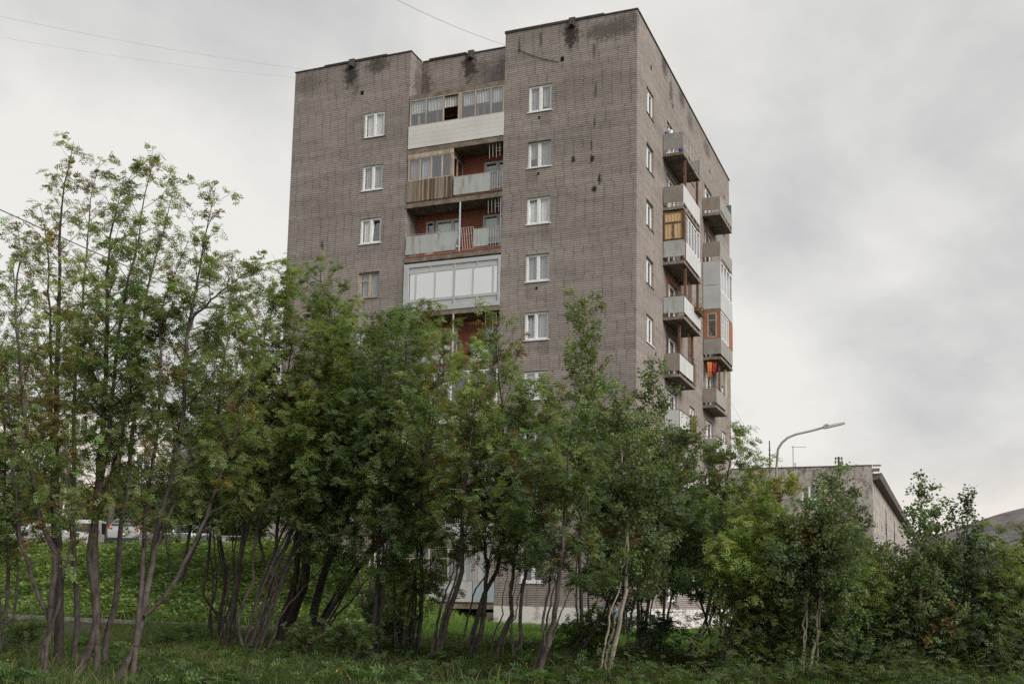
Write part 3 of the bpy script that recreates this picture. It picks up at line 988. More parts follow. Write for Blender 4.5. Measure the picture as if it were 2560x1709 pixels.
# eighth floor: weathered wooden enclosure on the left, open balcony with pale sheet on the right
o = loggia(7)
rw = (-8.2, -6.85, zf(7) + 0.85, zf(7) + 2.25)
back_wall(o, 7, [rw])
window(BACKW, *rw, split=0.55, frame=M_PVC, parent=o, name='back_window', transom=0.6, setback=0.03, curtain2=0.6)
MB().fbox(FRONT, RL + 0.03, -9.34, -0.04, 0.05, 21.26, 22.34).build('plank_parapet', M_PLANK, o)
glazing(o, FRONT, RL + 0.03, -9.31, 0.03, 22.34, 23.52, [-11.74, -11.12, -10.50, -9.90, (-9.36, 0.12)], M_TIMBER, 0.06, 0.06, 0.05)
MB().fbox(FRONT, RL + 0.03, -9.29, -0.02, 0.045, 23.52, 23.74).build('top_board', M_TIMBER, o)
drape(o, FRONT, -11.7, -11.15, -0.15, 22.42, 23.5, M_TIMBER)
drape(o, FRONT, -11.1, -10.5, -0.16, 22.42, 23.5, M_CURT)
SD = lambda u, oo, z: (-9.31 + oo, u, z)
mb = MB()
mb.fbox(SD, 0.06, RD - 0.02, -0.05, 0.0, 21.26, 22.34)
mb.fbox(SD, 0.06, RD - 0.02, -0.05, 0.0, 23.4, 23.74)
mb.build('end_boards', M_PLANK, o)
glazing(o, SD, 0.06, RD - 0.02, 0.0, 22.34, 23.4, [0.1, 0.55, RD - 0.06], M_TIMBER, 0.07)
MB().fbox(FRONT, -9.24, -7.29, 0.0, 0.025, 21.33, 22.24).build('balcony_sheet', M_PALE, o)
railing(FRONT, -9.24, -6.68, -0.01, 21.33, 22.27, parent=o)
drying_bars(o, 7)
MB().fbox(FRONT, RL + 0.06, RR - 0.06, -0.02, 0.045, zf(7) + 0.092, zf(7) + 0.13).build('edge_strip', M_RUST, o)

# seventh floor: open balcony, pale blue sheets, leaning bars, blue post
o = loggia(6)
lw, lw2, rw = (-11.33, -10.86, zf(6) + 0.1, 20.64), (-10.80, -9.38, zf(6) + 0.85, 20.64), (-8.2, -6.85, zf(6) + 0.85, 20.62)
back_wall(o, 6, [lw, lw2, rw])
window(BACKW, *lw2, split=0.66, parent=o, name='back_window', setback=0.03, curtain=0.85, curtain2=0.7, cmat=M_BLIND)
mb = MB()
mb.fbox(BACKW, lw[0], lw[0] + 0.09, -0.1, -0.03, lw[2], lw[3])
mb.fbox(BACKW, lw[1] - 0.09, lw[1], -0.1, -0.03, lw[2], lw[3])
mb.fbox(BACKW, lw[0] + 0.09, lw[1] - 0.09, -0.1, -0.03, lw[3] - 0.09, lw[3])
mb.fbox(BACKW, lw[0] + 0.09, lw[1] - 0.09, -0.1, -0.03, lw[2], lw[2] + 0.7)
d_ = mb.build('balcony_door', M_PVC, o)
MB().add([BACKW(lw[0], -0.06, lw[2]), BACKW(lw[1], -0.06, lw[2]), BACKW(lw[1], -0.06, lw[3]), BACKW(lw[0], -0.06, lw[3])], [(0, 1, 2, 3)]).build('pane', M_GLASS, o)
window(BACKW, *rw, split=0.62, parent=o, name='back_window', setback=0.03, curtain=0.75, curtain2=0.0)
MB().fbox(FRONT, RL + 0.05, -9.02, 0.0, 0.025, 18.56, 19.48).build('balcony_sheet', M_PALE, o)
MB().fbox(FRONT, -8.12, -7.33, 0.0, 0.025, 18.60, 19.46).build('balcony_sheet', M_PALE, o)
railing(FRONT, RL + 0.05, -8.9, -0.01, 18.46, 19.56, parent=o)
railing(FRONT, -8.78, -8.15, -0.005, 18.52, 19.62, lean=0.12, parent=o, r=0.013, mid=[19.3])
railing(FRONT, -8.12, -6.70, -0.012, 18.54, 19.5, parent=o)
mb = MB()
mb.bar((-8.87, -0.0, zf(6) + 0.09), (-8.87, -0.0, zf(7) - 0.15), 0.045, 8)
mb.bar((-6.74, 0.05, zf(6) + 0.09), (-6.74, 0.05, zf(7) - 0.15), 0.03, 8)
mb.build('post', M_BLUEM, o)
drying_bars(o, 6)
MB().fbox(FRONT, RL + 0.03, RR - 0.03, -0.04, 0.05, zf(6) + 0.092, zf(6) + 0.15).build('edge_strip', M_REDP, o)

# sixth floor: full white plastic glazing
o = loggia(5)
back_wall(o, 5, [])
mb = MB()
F = FRONT
for (a, b, c, d) in ((RL + 0.03, RR - 0.02, 17.86, 18.06), (RL + 0.03, RR - 0.02, 15.60, 15.82)):
    mb.fbox(F, a, b, -0.05, 0.06, c, d)
mb.fbox(F, RL + 0.03, -11.52, -0.05, 0.058, 15.82, 17.86)
mb.fbox(F, -6.78, RR - 0.02, -0.05, 0.058, 15.82, 17.86)
mb.fbox(F, -11.52, -6.78, -0.05, 0.04, 17.56, 17.66)
mb.fbox(F, -11.52, -6.78, -0.05, 0.04, 16.10, 16.24)
for u in (-11.13, -10.09, -9.06, -8.07, -7.03):
    mb.fbox(F, u - (0.07 if u == -9.06 else 0.045), u + (0.07 if u == -9.06 else 0.045), -0.05, 0.045, 16.24, 17.56)
for u in (-10.35, -9.06, -7.85):
    mb.fbox(F, u - 0.04, u + 0.04, -0.05, 0.042, 15.82, 16.10)
    mb.fbox(F, u - 0.04, u + 0.04, -0.05, 0.042, 17.66, 17.86)
fr_ = mb.build('glazing_frame', M_GREYP, o)
us_ = [-11.52, -11.13, -10.09, -9.06, -8.07, -7.03, -6.78]
for a, b in zip(us_[:-1], us_[1:]):
    MB().add([F(a + 0.05, 0.01, 16.24), F(b - 0.05, 0.01, 16.24), F(b - 0.05, 0.01, 17.56), F(a + 0.05, 0.01, 17.56)], [(0, 1, 2, 3)]).build('pane', M_MIRROR, o)
    MB().fbox(F, a + 0.04, b - 0.04, -0.06, -0.02, 16.2, 17.6).build('pane_backing', M_BLIND, o)  # white backing added to brighten the panes like reflected sky
for a, b in zip([-11.52, -10.35, -9.06, -7.85], [-10.35, -9.06, -7.85, -6.78]):
    MB().fbox(F, a + 0.04, b - 0.04, -0.03, 0.012, 15.82, 16.10).build('lower_panel', M_GREYP, o)
    MB().fbox(F, a + 0.04, b - 0.04, -0.03, 0.012, 17.66, 17.86).build('top_panel', M_GREYP, o)

# fifth floor: open again
o = loggia(4)
rw = (-8.05, -6.8, zf(4) + 0.3, zf(4) + 2.35)
back_wall(o, 4, [rw, (-11.2, -9.4, zf(4) + 0.85, zf(4) + 2.3)])
window(BACKW, *rw, split=0.5, parent=o, name='balcony_door', setback=0.04, frame=M_TIMBER, curtain=0.5)
window(BACKW, -11.2, -9.4, zf(4) + 0.85, zf(4) + 2.3, parent=o, name='back_window', setback=0.04, curtain=0.9)
MB().bar((-9.08, -0.0, zf(4) + 0.09), (-9.08, -0.0, zf(5) - 0.15), 0.05, 8).build('post', M_TIMBER, o)
railing(FRONT, -8.95, -8.15, -0.005, zf(4) + 0.2, zf(4) + 1.2, m=M_RUST, lean=0.1, parent=o, r=0.013, mid=[zf(4) + 0.8])
MB().fbox(FRONT, -8.1, -7.2, 0.0, 0.025, zf(4) + 0.25, zf(4) + 1.12).build('balcony_sheet', M_WSHEET, o)
MB().fbox(FRONT, RL + 0.05, -9.2, 0.0, 0.025, zf(4) + 0.25, zf(4) + 1.15).build('balcony_sheet', M_PALE, o)
drying_bars(o, 4)
# fourth to second floors
for k in (3, 2, 1):
    o = loggia(k)
    back_wall(o, k, [])
    MB().fbox(FRONT, RL + 0.04, RR - 0.04, -0.03, 0.04, zf(k) + 0.12, zf(k) + 1.15).build('parapet', [M_WSHEET, M_PALE, M_SIDING][k - 1], o)
    glazing(o, FRONT, RL + 0.04, RR - 0.04, 0.03, zf(k) + 1.15, zf(k + 1) - 0.17, [RL + 0.08, -10.9, -10.0, -9.1, -8.2, -7.4, RR - 0.08], M_PVC if k != 2 else M_TIMBER, 0.06)
    drape(o, FRONT, RL + 0.1, -9.2, -0.15, zf(k) + 1.2, zf(k + 1) - 0.2, M_CURT)
    if k == 2:
        MB().box(-9.0, -8.2, 0.3, 0.32, zf(k) + 1.3, zf(k) + 2.3).build('lit_curtain', M_LIT, o)
# first floor: timber glazing over pale blue panels
o = loggia(0)
back_wall(o, 0, [])
for a, b in ((RL + 0.05, -10.4), (-10.36, -9.2), (-9.16, -7.75), (-7.71, RR - 0.03)):
    MB().fbox(FRONT, a, b, -0.03, 0.04, ZP + 0.16, ZP + 1.08).build('balcony_sheet', M_BLUEM if b > -7 else M_WSHEET, o)
glazing(o, FRONT, RL + 0.04, RR - 0.03, 0.03, ZP + 1.08, ZP + 2.62, [RL + 0.08, -11.0, -10.0, -9.0, -8.35, -7.6, RR - 0.07], M_TIMBER, 0.07, transoms=(ZP + 2.15,))
drape(o, FRONT, -8.9, RR - 0.1, -0.12, ZP + 1.1, ZP + 2.6, M_CURT)
MB().fbox(FRONT, RL + 0.04, RR - 0.03, -0.04, 0.05, ZP + 0.092, ZP + 0.13).build('edge_strip', M_RUST, o)

# low concrete wall of the basement stair in front of the left wing
mb = MB()
mb.box(-14.15, -12.35, -1.62, -1.42, 1.2, 3.98)
mb.box(-12.55, -12.352, -1.419, -0.05, 1.2, 3.9)
mb.box(-13.35, -13.27, -1.66, -1.621, 1.2, 3.97)
stairw = mb.build('concrete_stair_wall', M_PLINTH)
tag(stairw, 'pale concrete wall of a basement stair at the foot of the tower, glimpsed between leaning stems', 'wall')


# ---- side balconies
def side_balcony(k, y0, y1, wd, near, front, nz=(0.35, 1.18), fz=(0.33, 1.12), rail=True, slabz=0.02, name='balcony'):
    z = zf(k)
    mb = MB()
    mb.box(0.002, wd, y0, y1, z + slabz, z + slabz + 0.15)
    o = mb.build(name, M_CONC, tower)
    if near:
        MB().box(0.04, wd - 0.012, y0 - 0.012, y0 + 0.012, z + nz[0], z + nz[1]).build('end_panel', near, o)
        MB().box(0.04, wd - 0.012, y1 - 0.03, y1 - 0.006, z + nz[0], z + nz[1]).build('end_panel', near, o)
    if front:
        MB().box(wd - 0.01, wd + 0.014, y0 + 0.016, y1 - 0.035, z + fz[0], z + fz[1]).build('front_panel', front, o)
    if rail:
        mb = MB()
        for zz in (z + 0.3, z + 1.2):
            mb.bar((0.03, y0, zz), (wd, y0, zz), 0.014, 5)
            mb.bar((wd, y0, zz), (wd, y1, zz), 0.014, 5)
            mb.bar((wd, y1, zz), (0.03, y1, zz), 0.014, 5)
        for yy in np.linspace(y0, y1, 6):
            mb.bar((wd, yy, z + 0.15), (wd, yy, z + 1.2), 0.012, 4)
        mb.build('railing', M_RAIL if k > 5 else M_DARKST, o)
    return o


A0, A1 = 4.82, 8.60
B0, B1 = 14.10, 17.62
# column of balconies near the corner
a9 = side_balcony(8, A0, A1, 1.07, M_GSHEET, None)
mb = MB()
for yy in (A0, A1):
    mb.bar((0.05, yy, zf(8) + 1.2), (0.05, yy, zf(8) + 1.62), 0.012, 5)
    mb.bar((1.05, yy, zf(8) + 1.2), (1.05, yy, zf(8) + 1.62), 0.012, 5)
    mb.bar((0.05, yy, zf(8) + 1.6), (1.05, yy, zf(8) + 1.6), 0.012, 5)
mb.bar((1.05, A0, zf(8) + 0.75), (1.05, A1, zf(8) + 0.75), 0.010, 5)
mb.build('clothes_rack', M_RAIL, a9)
side_balcony(7, A0, A1, 1.04, M_TAN, M_WSHEET, nz=(0.38, 1.24), fz=(0.36, 1.28))
a7 = side_balcony(6, A0, A1, 1.08, M_PALE, M_WSHEET, nz=(0.40, 1.22), fz=(0.30, 1.15), rail=False)
z = zf(6)
NEAR = lambda u, oo, zz: (u, A0 - oo, zz)
OUT = lambda u, oo, zz: (1.05 + oo, u, zz)
gf = glazing(a7, NEAR, 0.05, 1.02, 0.01, z + 1.26, z + 2.72, [0.08, 0.99], M_BROWN, 0.07, 0.06, 0.06, transoms=())
mb = MB()
mb.fbox(NEAR, 0.1, 0.97, -0.05, 0.012, z + 2.12, z + 2.19)
mb.fbox(NEAR, 0.50, 0.56, -0.05, 0.012, z + 1.3, z + 2.12)
mb.build('glazing_bar', M_BROWN, a7)
drape(a7, NEAR, 0.1, 0.98, -0.035, z + 1.28, z + 2.68, M_YELL, 0.01)
glazing(a7, OUT, A0 + 0.35, A1 - 0.05, 0.0, z + 1.2, z + 2.66, [A0 + 0.4, A0 + 1.1, A0 + 1.75, A0 + 2.4, A0 + 3.05, A1 - 0.08], M_PVC, 0.07)
MB().box(0.99, 1.10, A0 + 0.03, A0 + 0.33, z + 0.2, z + 2.72).build('corner_boards', M_BROWN, a7)
mb = MB()
mb.box(0.06, 0.95, A1 - 0.12, A1 - 0.06, z + 0.2, z + 2.7)
mb.build('far_boards', M_BROWN, a7)
side_balcony(5, A0, A1, 1.06, M_PALE, M_WSHEET, nz=(0.36, 1.16), fz=(0.34, 1.16))
a5 = side_balcony(4, 5.08, 8.6, 0.77, M_TAN, M_WSHEET, nz=(0.33, 1.2), fz=(0.30, 1.15))
MB().box(0.70, 0.79, 8.05, 8.57, zf(4) + 0.2, zf(4) + 1.35).build('timber_end', M_BROWN, a5)
a4 = side_balcony(3, 5.08, 8.6, 0.77, M_WSHEET, M_WSHEET)
MB().box(0.79, 0.83, 7.2, 8.57, zf(3) + 0.2, zf(3) + 1.3).build('timber_end', M_BROWN, a4)
for k in (2, 1):
    side_balcony(k, 5.08, 8.6, 0.77, M_PALE, M_WSHEET)
# timber posts between these balconies
for k, m_ in ((7, M_RUST), (6, M_BROWN), (5, M_BROWN), (4, M_BROWN)):
    wd = 1.0 if k > 4 else 0.70
    MB().box(wd - 0.10, wd + 0.02, 5.45, 5.62, zf(k) + 0.17, zf(k + 1) + 0.02).build('balcony_post', m_, tower)
    MB().box(wd - 0.10, wd + 0.02, 8.3, 8.42, zf(k) + 0.17, zf(k + 1) + 0.02).build('balcony_post', m_, tower)
# rusty bars and brown frames beside the doors
for k in (5, 4):
    mb = MB()
    for i in range(5):
        mb.bar((0.74 - 0.02, 7.2 + i * 0.2, zf(k) + 1.0), (0.74 - 0.02, 7.2 + i * 0.2, zf(k + 1)), 0.018, 4)
    mb.build('door_bars', M_RUST, tower)
    mb = MB()
    mb.fbox(SIDE, 5.55, 5.74, 0.0, 0.06, zf(k) + 0.2, zf(k) + 2.6)
    mb.fbox(SIDE, 7.76, 8.0, 0.0, 0.06, zf(k) + 0.2, zf(k) + 2.6)
    mb.fbox(SIDE, 5.74, 7.76, 0.0, 0.06, zf(k) + 2.39, zf(k) + 2.62)
    mb.build('door_surround', M_TERRA if k == 5 else M_BROWN, tower)
# the far column
b9 = side_balcony(8, B0, B1, 1.04, M_TAN, M_GSHEET, nz=(0.42, 1.17), fz=(0.40, 1.17), slabz=0.1)
MB().box(0.3, 1.02, B1 + 0.01, B1 + 0.05, zf(8) + 0.2, zf(8) + 1.9).build('end_board', M_TEAL, b9)
mb = MB()
for x_ in (0.06, 1.0):
    mb.bar((x_, B0, zf(8) + 1.2), (x_, B0, zf(8) + 2.1), 0.012, 5)
mb.bar((0.06, B0, zf(8) + 2.1), (1.0, B0, zf(8) + 2.1), 0.012, 5)
mb.build('clothes_rack', M_RAIL, b9)
side_balcony(7, B0, B1, 1.03, M_TAN, M_GSHEET, nz=(0.42, 1.3), fz=(0.40, 1.2))
MB().box(0.1, 0.22, B0 + 0.5, B0 + 0.62, zf(7) + 0.17, zf(8) + 0.1).build('balcony_post', M_BROWN, tower)
b7 = side_balcony(6, B0, B1, 1.03, None, None, rail=False)
z = zf(6)
OUTB = lambda u, oo, zz: (1.03 + oo, u, zz)
MB().box(0.03, 1.02, B0 - 0.01, B0 + 0.03, z + 0.17, z + 1.55).build('end_panel', M_GREYP, b7)
MB().box(0.03, 1.02, B0 - 0.013, B0 + 0.027, z + 1.57, z + 2.95).build('end_panel', M_GREYP, b7)
for a, b in ((B0 + 0.03, B0 + 1.7), (B0 + 1.73, B1)):
    MB().box(1.01, 1.04, a, b, z + 0.1, z + 1.25).build('front_panel', M_GREYP, b7)
glazing(b7, OUTB, B0 + 0.03, B1, 0.01, z + 1.25, z + 2.95, list(np.linspace(B0 + 0.1, B1 - 0.05, 5)), M_PVC, 0.09, glass=M_GLASS)
drape(b7, OUTB, B0 + 0.2, B1 - 0.1, -0.2, z + 1.25, z + 2.9, M_CURT)
MB().box(0.2, 1.0, B1 - 0.03, B1 + 0.02, z + 0.1, z + 2.9).build('end_board', M_BROWN, b7)
b6 = side_balcony(5, B0, B1, 1.02, M_GSHEET, M_GSHEET, nz=(0.33, 1.22), fz=(0.3, 1.2), rail=False)
z = zf(5)
NEARB = lambda u, oo, zz: (u, B0 - oo, zz)
mb = MB()
for (a, b, c, d) in ((0.03, 0.26, 1.3, 2.85), (0.80, 1.02, 1.3, 2.85), (0.26, 0.80, 2.72, 2.85), (0.0, 1.03, 1.22, 1.3)):
    mb.fbox(NEARB, a, b, -0.03, 0.015, z + c, z + d)
mb.fbox(OUTB, B0 + 2.3, B1, -0.03, 0.012, z + 1.22, z + 2.8)
mb.build('terracotta_boards', M_TERRA, b6)
glazing(b6, NEARB, 0.26, 0.80, 0.01, z + 1.3, z + 2.72, [0.29, 0.77], M_TIMBER, 0.06, transoms=(z + 2.3,))
glazing(b6, OUTB, B0 + 0.05, B0 + 2.3, 0.0, z + 1.22, z + 2.8, [B0 + 0.1, B0 + 0.65, B0 + 1.2, B0 + 1.75, B0 + 2.25], M_PVC, 0.1)
MB().box(0.2, 0.98, B1 + 0.004, B1 + 0.05, z + 0.1, z + 2.8).build('end_board', M_TERRA, b6)
b5 = side_balcony(4, 13.92, 17.15, 0.77, M_TAN, M_GSHEET, nz=(0.33, 1.14), fz=(0.3, 1.12))
MB().box(0.66, 0.78, 16.6, 17.1, zf(4) + 0.17, zf(5)).build('timber_end', M_TIMBER, b5)
mb = MB()
for i in range(4):
    mb.bar((0.72, 14.9 + 0.15 * i, zf(4) + 1.1), (0.72, 14.9 + 0.15 * i, zf(5)), 0.014, 4)
for i in range(3):
    mb.bar((0.3 + 0.2 * i, 14.0, zf(5) - 0.12), (0.3 + 0.2 * i, 16.9, zf(5) - 0.12), 0.008, 4)
mb.build('clothes_rack', M_RUST, b5)
side_balcony(3, 13.92, 17.0, 0.77, M_GSHEET, M_WSHEET, nz=(0.33, 1.07), fz=(0.3, 1.1))
for k in (2, 1):
    side_balcony(k, 13.92, 17.0, 0.77, M_GSHEET, M_WSHEET)
# balconies on the hidden left end, seen edge-on past the corner
for k in (7, 5, 4):
    z = zf(k)
    mb = MB()
    mb.box(BL - 0.75, BL - 0.002, 1.2, 4.4, z - 0.02, z + 0.15)
    o = mb.build('balcony', M_CONC, tower)
    MB().box(BL - 0.76, BL - 0.02, 1.19, 1.22, z + 0.15, z + (2.55 if k == 7 else 1.1)).build('end_panel', M_WSHEET, o)
    MB().box(BL - 0.77, BL - 0.745, 1.221, 4.4, z + 0.15, z + 1.1).build('front_panel', M_WSHEET, o)

# ---- loose things on the balconies
def lathe(mb, prof, c, n=14, mi=0):
    vs, fs = [], []
    for r, z in prof:
        for i in range(n):
            a = 2 * math.pi * i / n
            vs.append((c[0] + r * math.cos(a), c[1] + r * math.sin(a), c[2] + z))
    for j in range(len(prof) - 1):
        for i in range(n):
            fs.append((j * n + i, j * n + (i + 1) % n, (j + 1) * n + (i + 1) % n, (j + 1) * n + i))
    fs.append(tuple(range(n - 1, -1, -1)))
    return mb.add(vs, fs, mi)


z9 = zf(8) + 0.17
mb = lathe(MB(), [(0.11, 0), (0.15, 0.22), (0.16, 0.22), (0.155, 0.2), (0.10, 0.02)], (0.9, A0 + 0.2, z9))
tag(mb.build('plastic_basin', M_BLUEPL), 'small blue plastic basin at the outer corner of the topmost side balcony floor', 'basin')
for i, (x, y, s_) in enumerate([(0.2, A0 + 0.12, 1.0), (0.42, A0 + 0.1, 0.8), (0.62, A0 + 0.14, 0.9)]):
    mb = lathe(MB(), [(0.07 * s_, 0), (0.08 * s_, 0.02), (0.08 * s_, 0.17 * s_), (0.045 * s_, 0.21 * s_), (0.045 * s_, 0.24 * s_), (0.0, 0.24 * s_)], (x, y, z9))
    tag(mb.build('plastic_jar', M_WHITEPL), 'small white jar standing on the floor edge of the topmost side balcony', 'jar', 'white jars on the topmost side balcony')
zs_ = zf(8) + 1.18
mb = MB().box(0.05, 0.85, A0 + 0.02, A0 + 0.2, zs_ - 0.02, zs_)
tag(mb.build('plank_shelf', M_TIMBER), 'narrow plank laid along the end railing of the topmost side balcony', 'shelf')
mb = lathe(MB(), [(0.10, 0), (0.12, 0.02), (0.13, 0.2), (0.12, 0.22), (0.0, 0.22)], (0.38, A0 + 0.12, zs_))
tag(mb.build('plastic_bucket', M_WHITEPL), 'white bucket on the plank of the topmost side balcony', 'bucket')
mb = lathe(MB(), [(0.08, 0), (0.09, 0.02), (0.09, 0.16), (0.04, 0.2), (0.0, 0.2)], (0.16, A0 + 0.12, zs_))
tag(mb.build('plastic_canister', M_BLUEPL), 'blue canister beside the white bucket on the topmost side balcony', 'canister')

# laundry hanging under the terracotta balcony
def cloth(name, x, y, z, w_, h, m_, label, rot=0.3):
    n_, r_ = 8, 6
    vs = []
    for j in range(r_ + 1):
        for i in range(n_ + 1):
            u = (i / n_ - 0.5) * w_ * (1 - 0.35 * j / r_)
            d = 0.05 * math.sin(i * 1.9 + j * 0.5) * (0.3 + j / r_)
            vs.append((x + u * math.cos(rot) - d * math.sin(rot), y + u * math.sin(rot) + d * math.cos(rot), z - h * j / r_ - 0.05 * math.sin(i * 1.3) * j / r_))
    fs = [(j * (n_ + 1) + i, j * (n_ + 1) + i + 1, (j + 1) * (n_ + 1) + i + 1, (j + 1) * (n_ + 1) + i) for j in range(r_) for i in range(n_)]
    o = MB().add(vs, fs).build(name, m_, smooth=True)
    sm = o.modifiers.new('thick', 'SOLIDIFY')
    sm.thickness = 0.012
    return tag(o, label, 'laundry', 'laundry drying under the terracotta balcony')


zl = zf(5) - 0.12
cloth('hanging_cloth', 0.36, 14.15, zl, 0.30, 0.95, M_ORANGE, 'long orange cloth drying under the terracotta balcony')
cloth('hanging_cloth', 0.22, 14.5, zl, 0.22, 0.6, M_ORANGE, 'short orange cloth drying deepest under the terracotta balcony')
cloth('hanging_cloth', 0.60, 14.3, zl, 0.26, 0.62, M_REDCL, 'red cloth drying under the terracotta balcony beside the orange ones')


def leaf_blob(center, rad, n, size, cols, name, parent, material=M_HERB):
    c = np.asarray(center)
    p = rng.normal(0, 0.5, (n, 3)) * np.asarray(rad) + c
    d = rng.normal(0, 1, (n, 3))
    return leaf_quads(p, d, size, cols, name, parent, material)


def leaf_quads(p, d, size, cols, name, parent, material, up=0.5, wfac=0.5):
    """single rhombic leaves at points p growing along d"""
    n = len(p)
    d = d / (np.linalg.norm(d, axis=1, keepdims=True) + 1e-9)
    nrm = rng.normal(0, 0.6, (n, 3)) + np.array([0, 0, up * 2])
    s_ = np.cross(d, nrm)
    s_ /= np.linalg.norm(s_, axis=1, keepdims=True) + 1e-9
    L = (np.broadcast_to(np.asarray(size, float), (n,)) * rng.uniform(0.7, 1.25, n))[:, None]
    W = L * wfac
    v = np.stack([p, p + d * L * 0.5 + s_ * W * 0.5, p + d * L, p + d * L * 0.5 - s_ * W * 0.5], 1).reshape(-1, 3)
    q_ = np.arange(4 * n).reshape(n, 4)
    return quads_mesh(name, v, q_, material, parent, cols)


fb = MB().box(1.06, 1.26, 7.0, 8.4, zf(5) + 0.98, zf(5) + 1.16).build('flower_box', M_BROWN)
tag(fb, 'brown flower box full of autumn coloured trailing plants hung outside a side balcony rail', 'flower box')
n_ = 420
cc = np.where(rng.random((n_, 1)) < 0.45, np.array([[0.20, 0.085, 0.04]]), np.array([[0.13, 0.13, 0.04]])) * rng.uniform(0.6, 1.3, (n_, 1))
tag(leaf_blob((1.2, 7.7, zf(5) + 1.12), (0.22, 0.75, 0.28), n_, 0.09, cc, 'plants', fb), kind='stuff')

# blue painted sign on the plinth near the corner
s_o = MB().box(-0.95, -0.42, -0.052, -0.032, ZP - 0.52, ZP - 0.06).build('wall_sign', M_SIGNB)
tag(s_o, 'faded plain sky blue plate on the white plinth beside the white birch stem', 'sign')

# ------------------------------------------------------------------ neighbouring buildings
def panel_block(name, label, corner, length, width, ztop, zbot, rz, gable_wins, side_rows, side_cols, eave=True, gable_split=True):
    """five-storey panel block: local x runs along the gable (towards -x), y along the long side"""
    root = empty(name, (corner[0], corner[1], 0), rz)
    tag(root, label, 'building')
    G = lambda u, o, z: (-u, -o, z)
    S = lambda u, o, z: (o, u, z)
    holes_g = [(u - 0.75, u + 0.75, z, z + 1.45) for u, z in gable_wins]
    holes_s = [(1.6 + i * 3.2, 1.6 + i * 3.2 + 1.5, ztop - 2.65 - 3.0 * r - 0.35, ztop - 2.65 - 3.0 * r + 1.15) for r in range(side_rows) for i in range(side_cols)]
    mb = MB()
    facade(mb, G, 0, width, zbot, ztop, holes_g, 0.1)
    facade(mb, S, 0, length, zbot, ztop - 0.45, holes_s, 0.1)
    mb.add([(0, 0, ztop - 0.45), (0, length, ztop - 0.45), (-width, length, ztop - 0.2), (-width, 0, ztop - 0.2)], [(0, 1, 2, 3)])
    mb.add([(-width, 0, zbot), (-width, length, zbot), (-width, length, ztop), (-width, 0, ztop)], [(0, 1, 2, 3)])
    mb.add([(0, length, zbot), (-width, length, zbot), (-width, length, ztop), (0, length, ztop)], [(0, 1, 2, 3)])
    mb.build('wall', M_PANEL, root)
    mb = MB()
    mb.box(-width - 0.05, 0.0, -0.06, 0.3, ztop + 0.002, ztop + 0.09)
    mb.build('roof_cap', M_FLASH, root)
    if eave:
        # heavy sloping concrete eave over the long side
        mb = MB()
        mb.hexa([(0.02, 0.4, ztop - 1.5), (0.75, 0.4, ztop - 1.35), (0.75, length, ztop - 1.35), (0.02, length, ztop - 1.5),
                 (0.02, 0.4, ztop - 0.85), (0.95, 0.4, ztop - 0.75), (0.95, length, ztop - 0.75), (0.02, length, ztop - 0.5)])
        mb.build('eave', M_EAVE, root)
        mb = MB().box(0.02, 0.75, -0.05, 0.35, ztop - 0.62, ztop - 0.3)
        mb.box(0.05, 0.9, -0.02, 0.4, ztop - 0.05, ztop + 0.08)
        mb.build('roof_end_block', M_CONC, root)
    for (u0, u1, z0, z1) in holes_g:
        mb = MB()
        for b in ((u0, u0 + 0.12, z0, z1), (u1 - 0.12, u1, z0, z1), ((u0 + u1) / 2 - 0.1, (u0 + u1) / 2 + 0.1, z0, z1), (u0 + 0.12, u1 - 0.12, z0, z0 + 0.1), (u0 + 0.12, u1 - 0.12, z1 - 0.1, z1)):
            mb.fbox(G, b[0], b[1], -0.12, -0.05 + 0.002 * (b[0] > u0 + .2), b[2], b[3])
        f_ = mb.build('window', M_PVC, root)
        MB().add([G(u0, -0.09, z0), G(u1, -0.09, z0), G(u1, -0.09, z1), G(u0, -0.09, z1)], [(0, 1, 2, 3)]).build('pane', M_CARGLASSY, f_)
        MB().fbox(G, u0 - 0.1, u1 + 0.1, -0.04, 0.12, z0 - 0.14, z0 - 0.004).build('sill', M_PVC, f_)
    for (u0, u1, z0, z1) in holes_s:
        mb = MB()
        um = u0 + 0.6 * (u1 - u0)
        for b in ((u0, u0 + 0.1, z0, z1), (u1 - 0.1, u1, z0, z1), (um - 0.06, um + 0.06, z0, z1), (u0 + 0.1, u1 - 0.1, z0, z0 + 0.08), (u0 + 0.1, u1 - 0.1, z1 - 0.08, z1)):
            mb.fbox(S, b[0], b[1], -0.12, -0.05 + 0.002 * (b[0] > u0 + .2), b[2], b[3])
        f_ = mb.build('window', M_PVC, root)
        MB().add([S(u0, -0.09, z0), S(u1, -0.09, z0), S(u1, -0.09, z1), S(u0, -0.09, z1)], [(0, 1, 2, 3)]).build('pane', M_CARGLASSY, f_)
    return root


M_CARGLASSY = simple('dull_window_glass', (0.12, 0.125, 0.13), (0.20, 0.205, 0.21), 0.6, 0.12, 0.5)
blk = panel_block('panel_block', 'mottled concrete panel block with a dark sloping eave standing beyond the street lamp', (4.89, 75.9), 95, 15.5, 16.96, -1.0, 0.0,
                  [(6.55, 13.45), (6.55, 10.45)], 4, 22)
# stairwell strips of the long side
for y_, z0 in ((22.0, 9.6), (41.0, 9.6)):
    MB().box(4.89, 4.93, 75.9 + y_, 75.9 + y_ + 0.8, z0, z0 + 4.4).build('stair_window', M_BLACK, None)
for o in [x for x in COL.objects if x.name.startswith('stair_window')]:
    o.parent = blk
    o.matrix_parent_inverse = Matrix.Translation((-4.89, -75.9, 0))

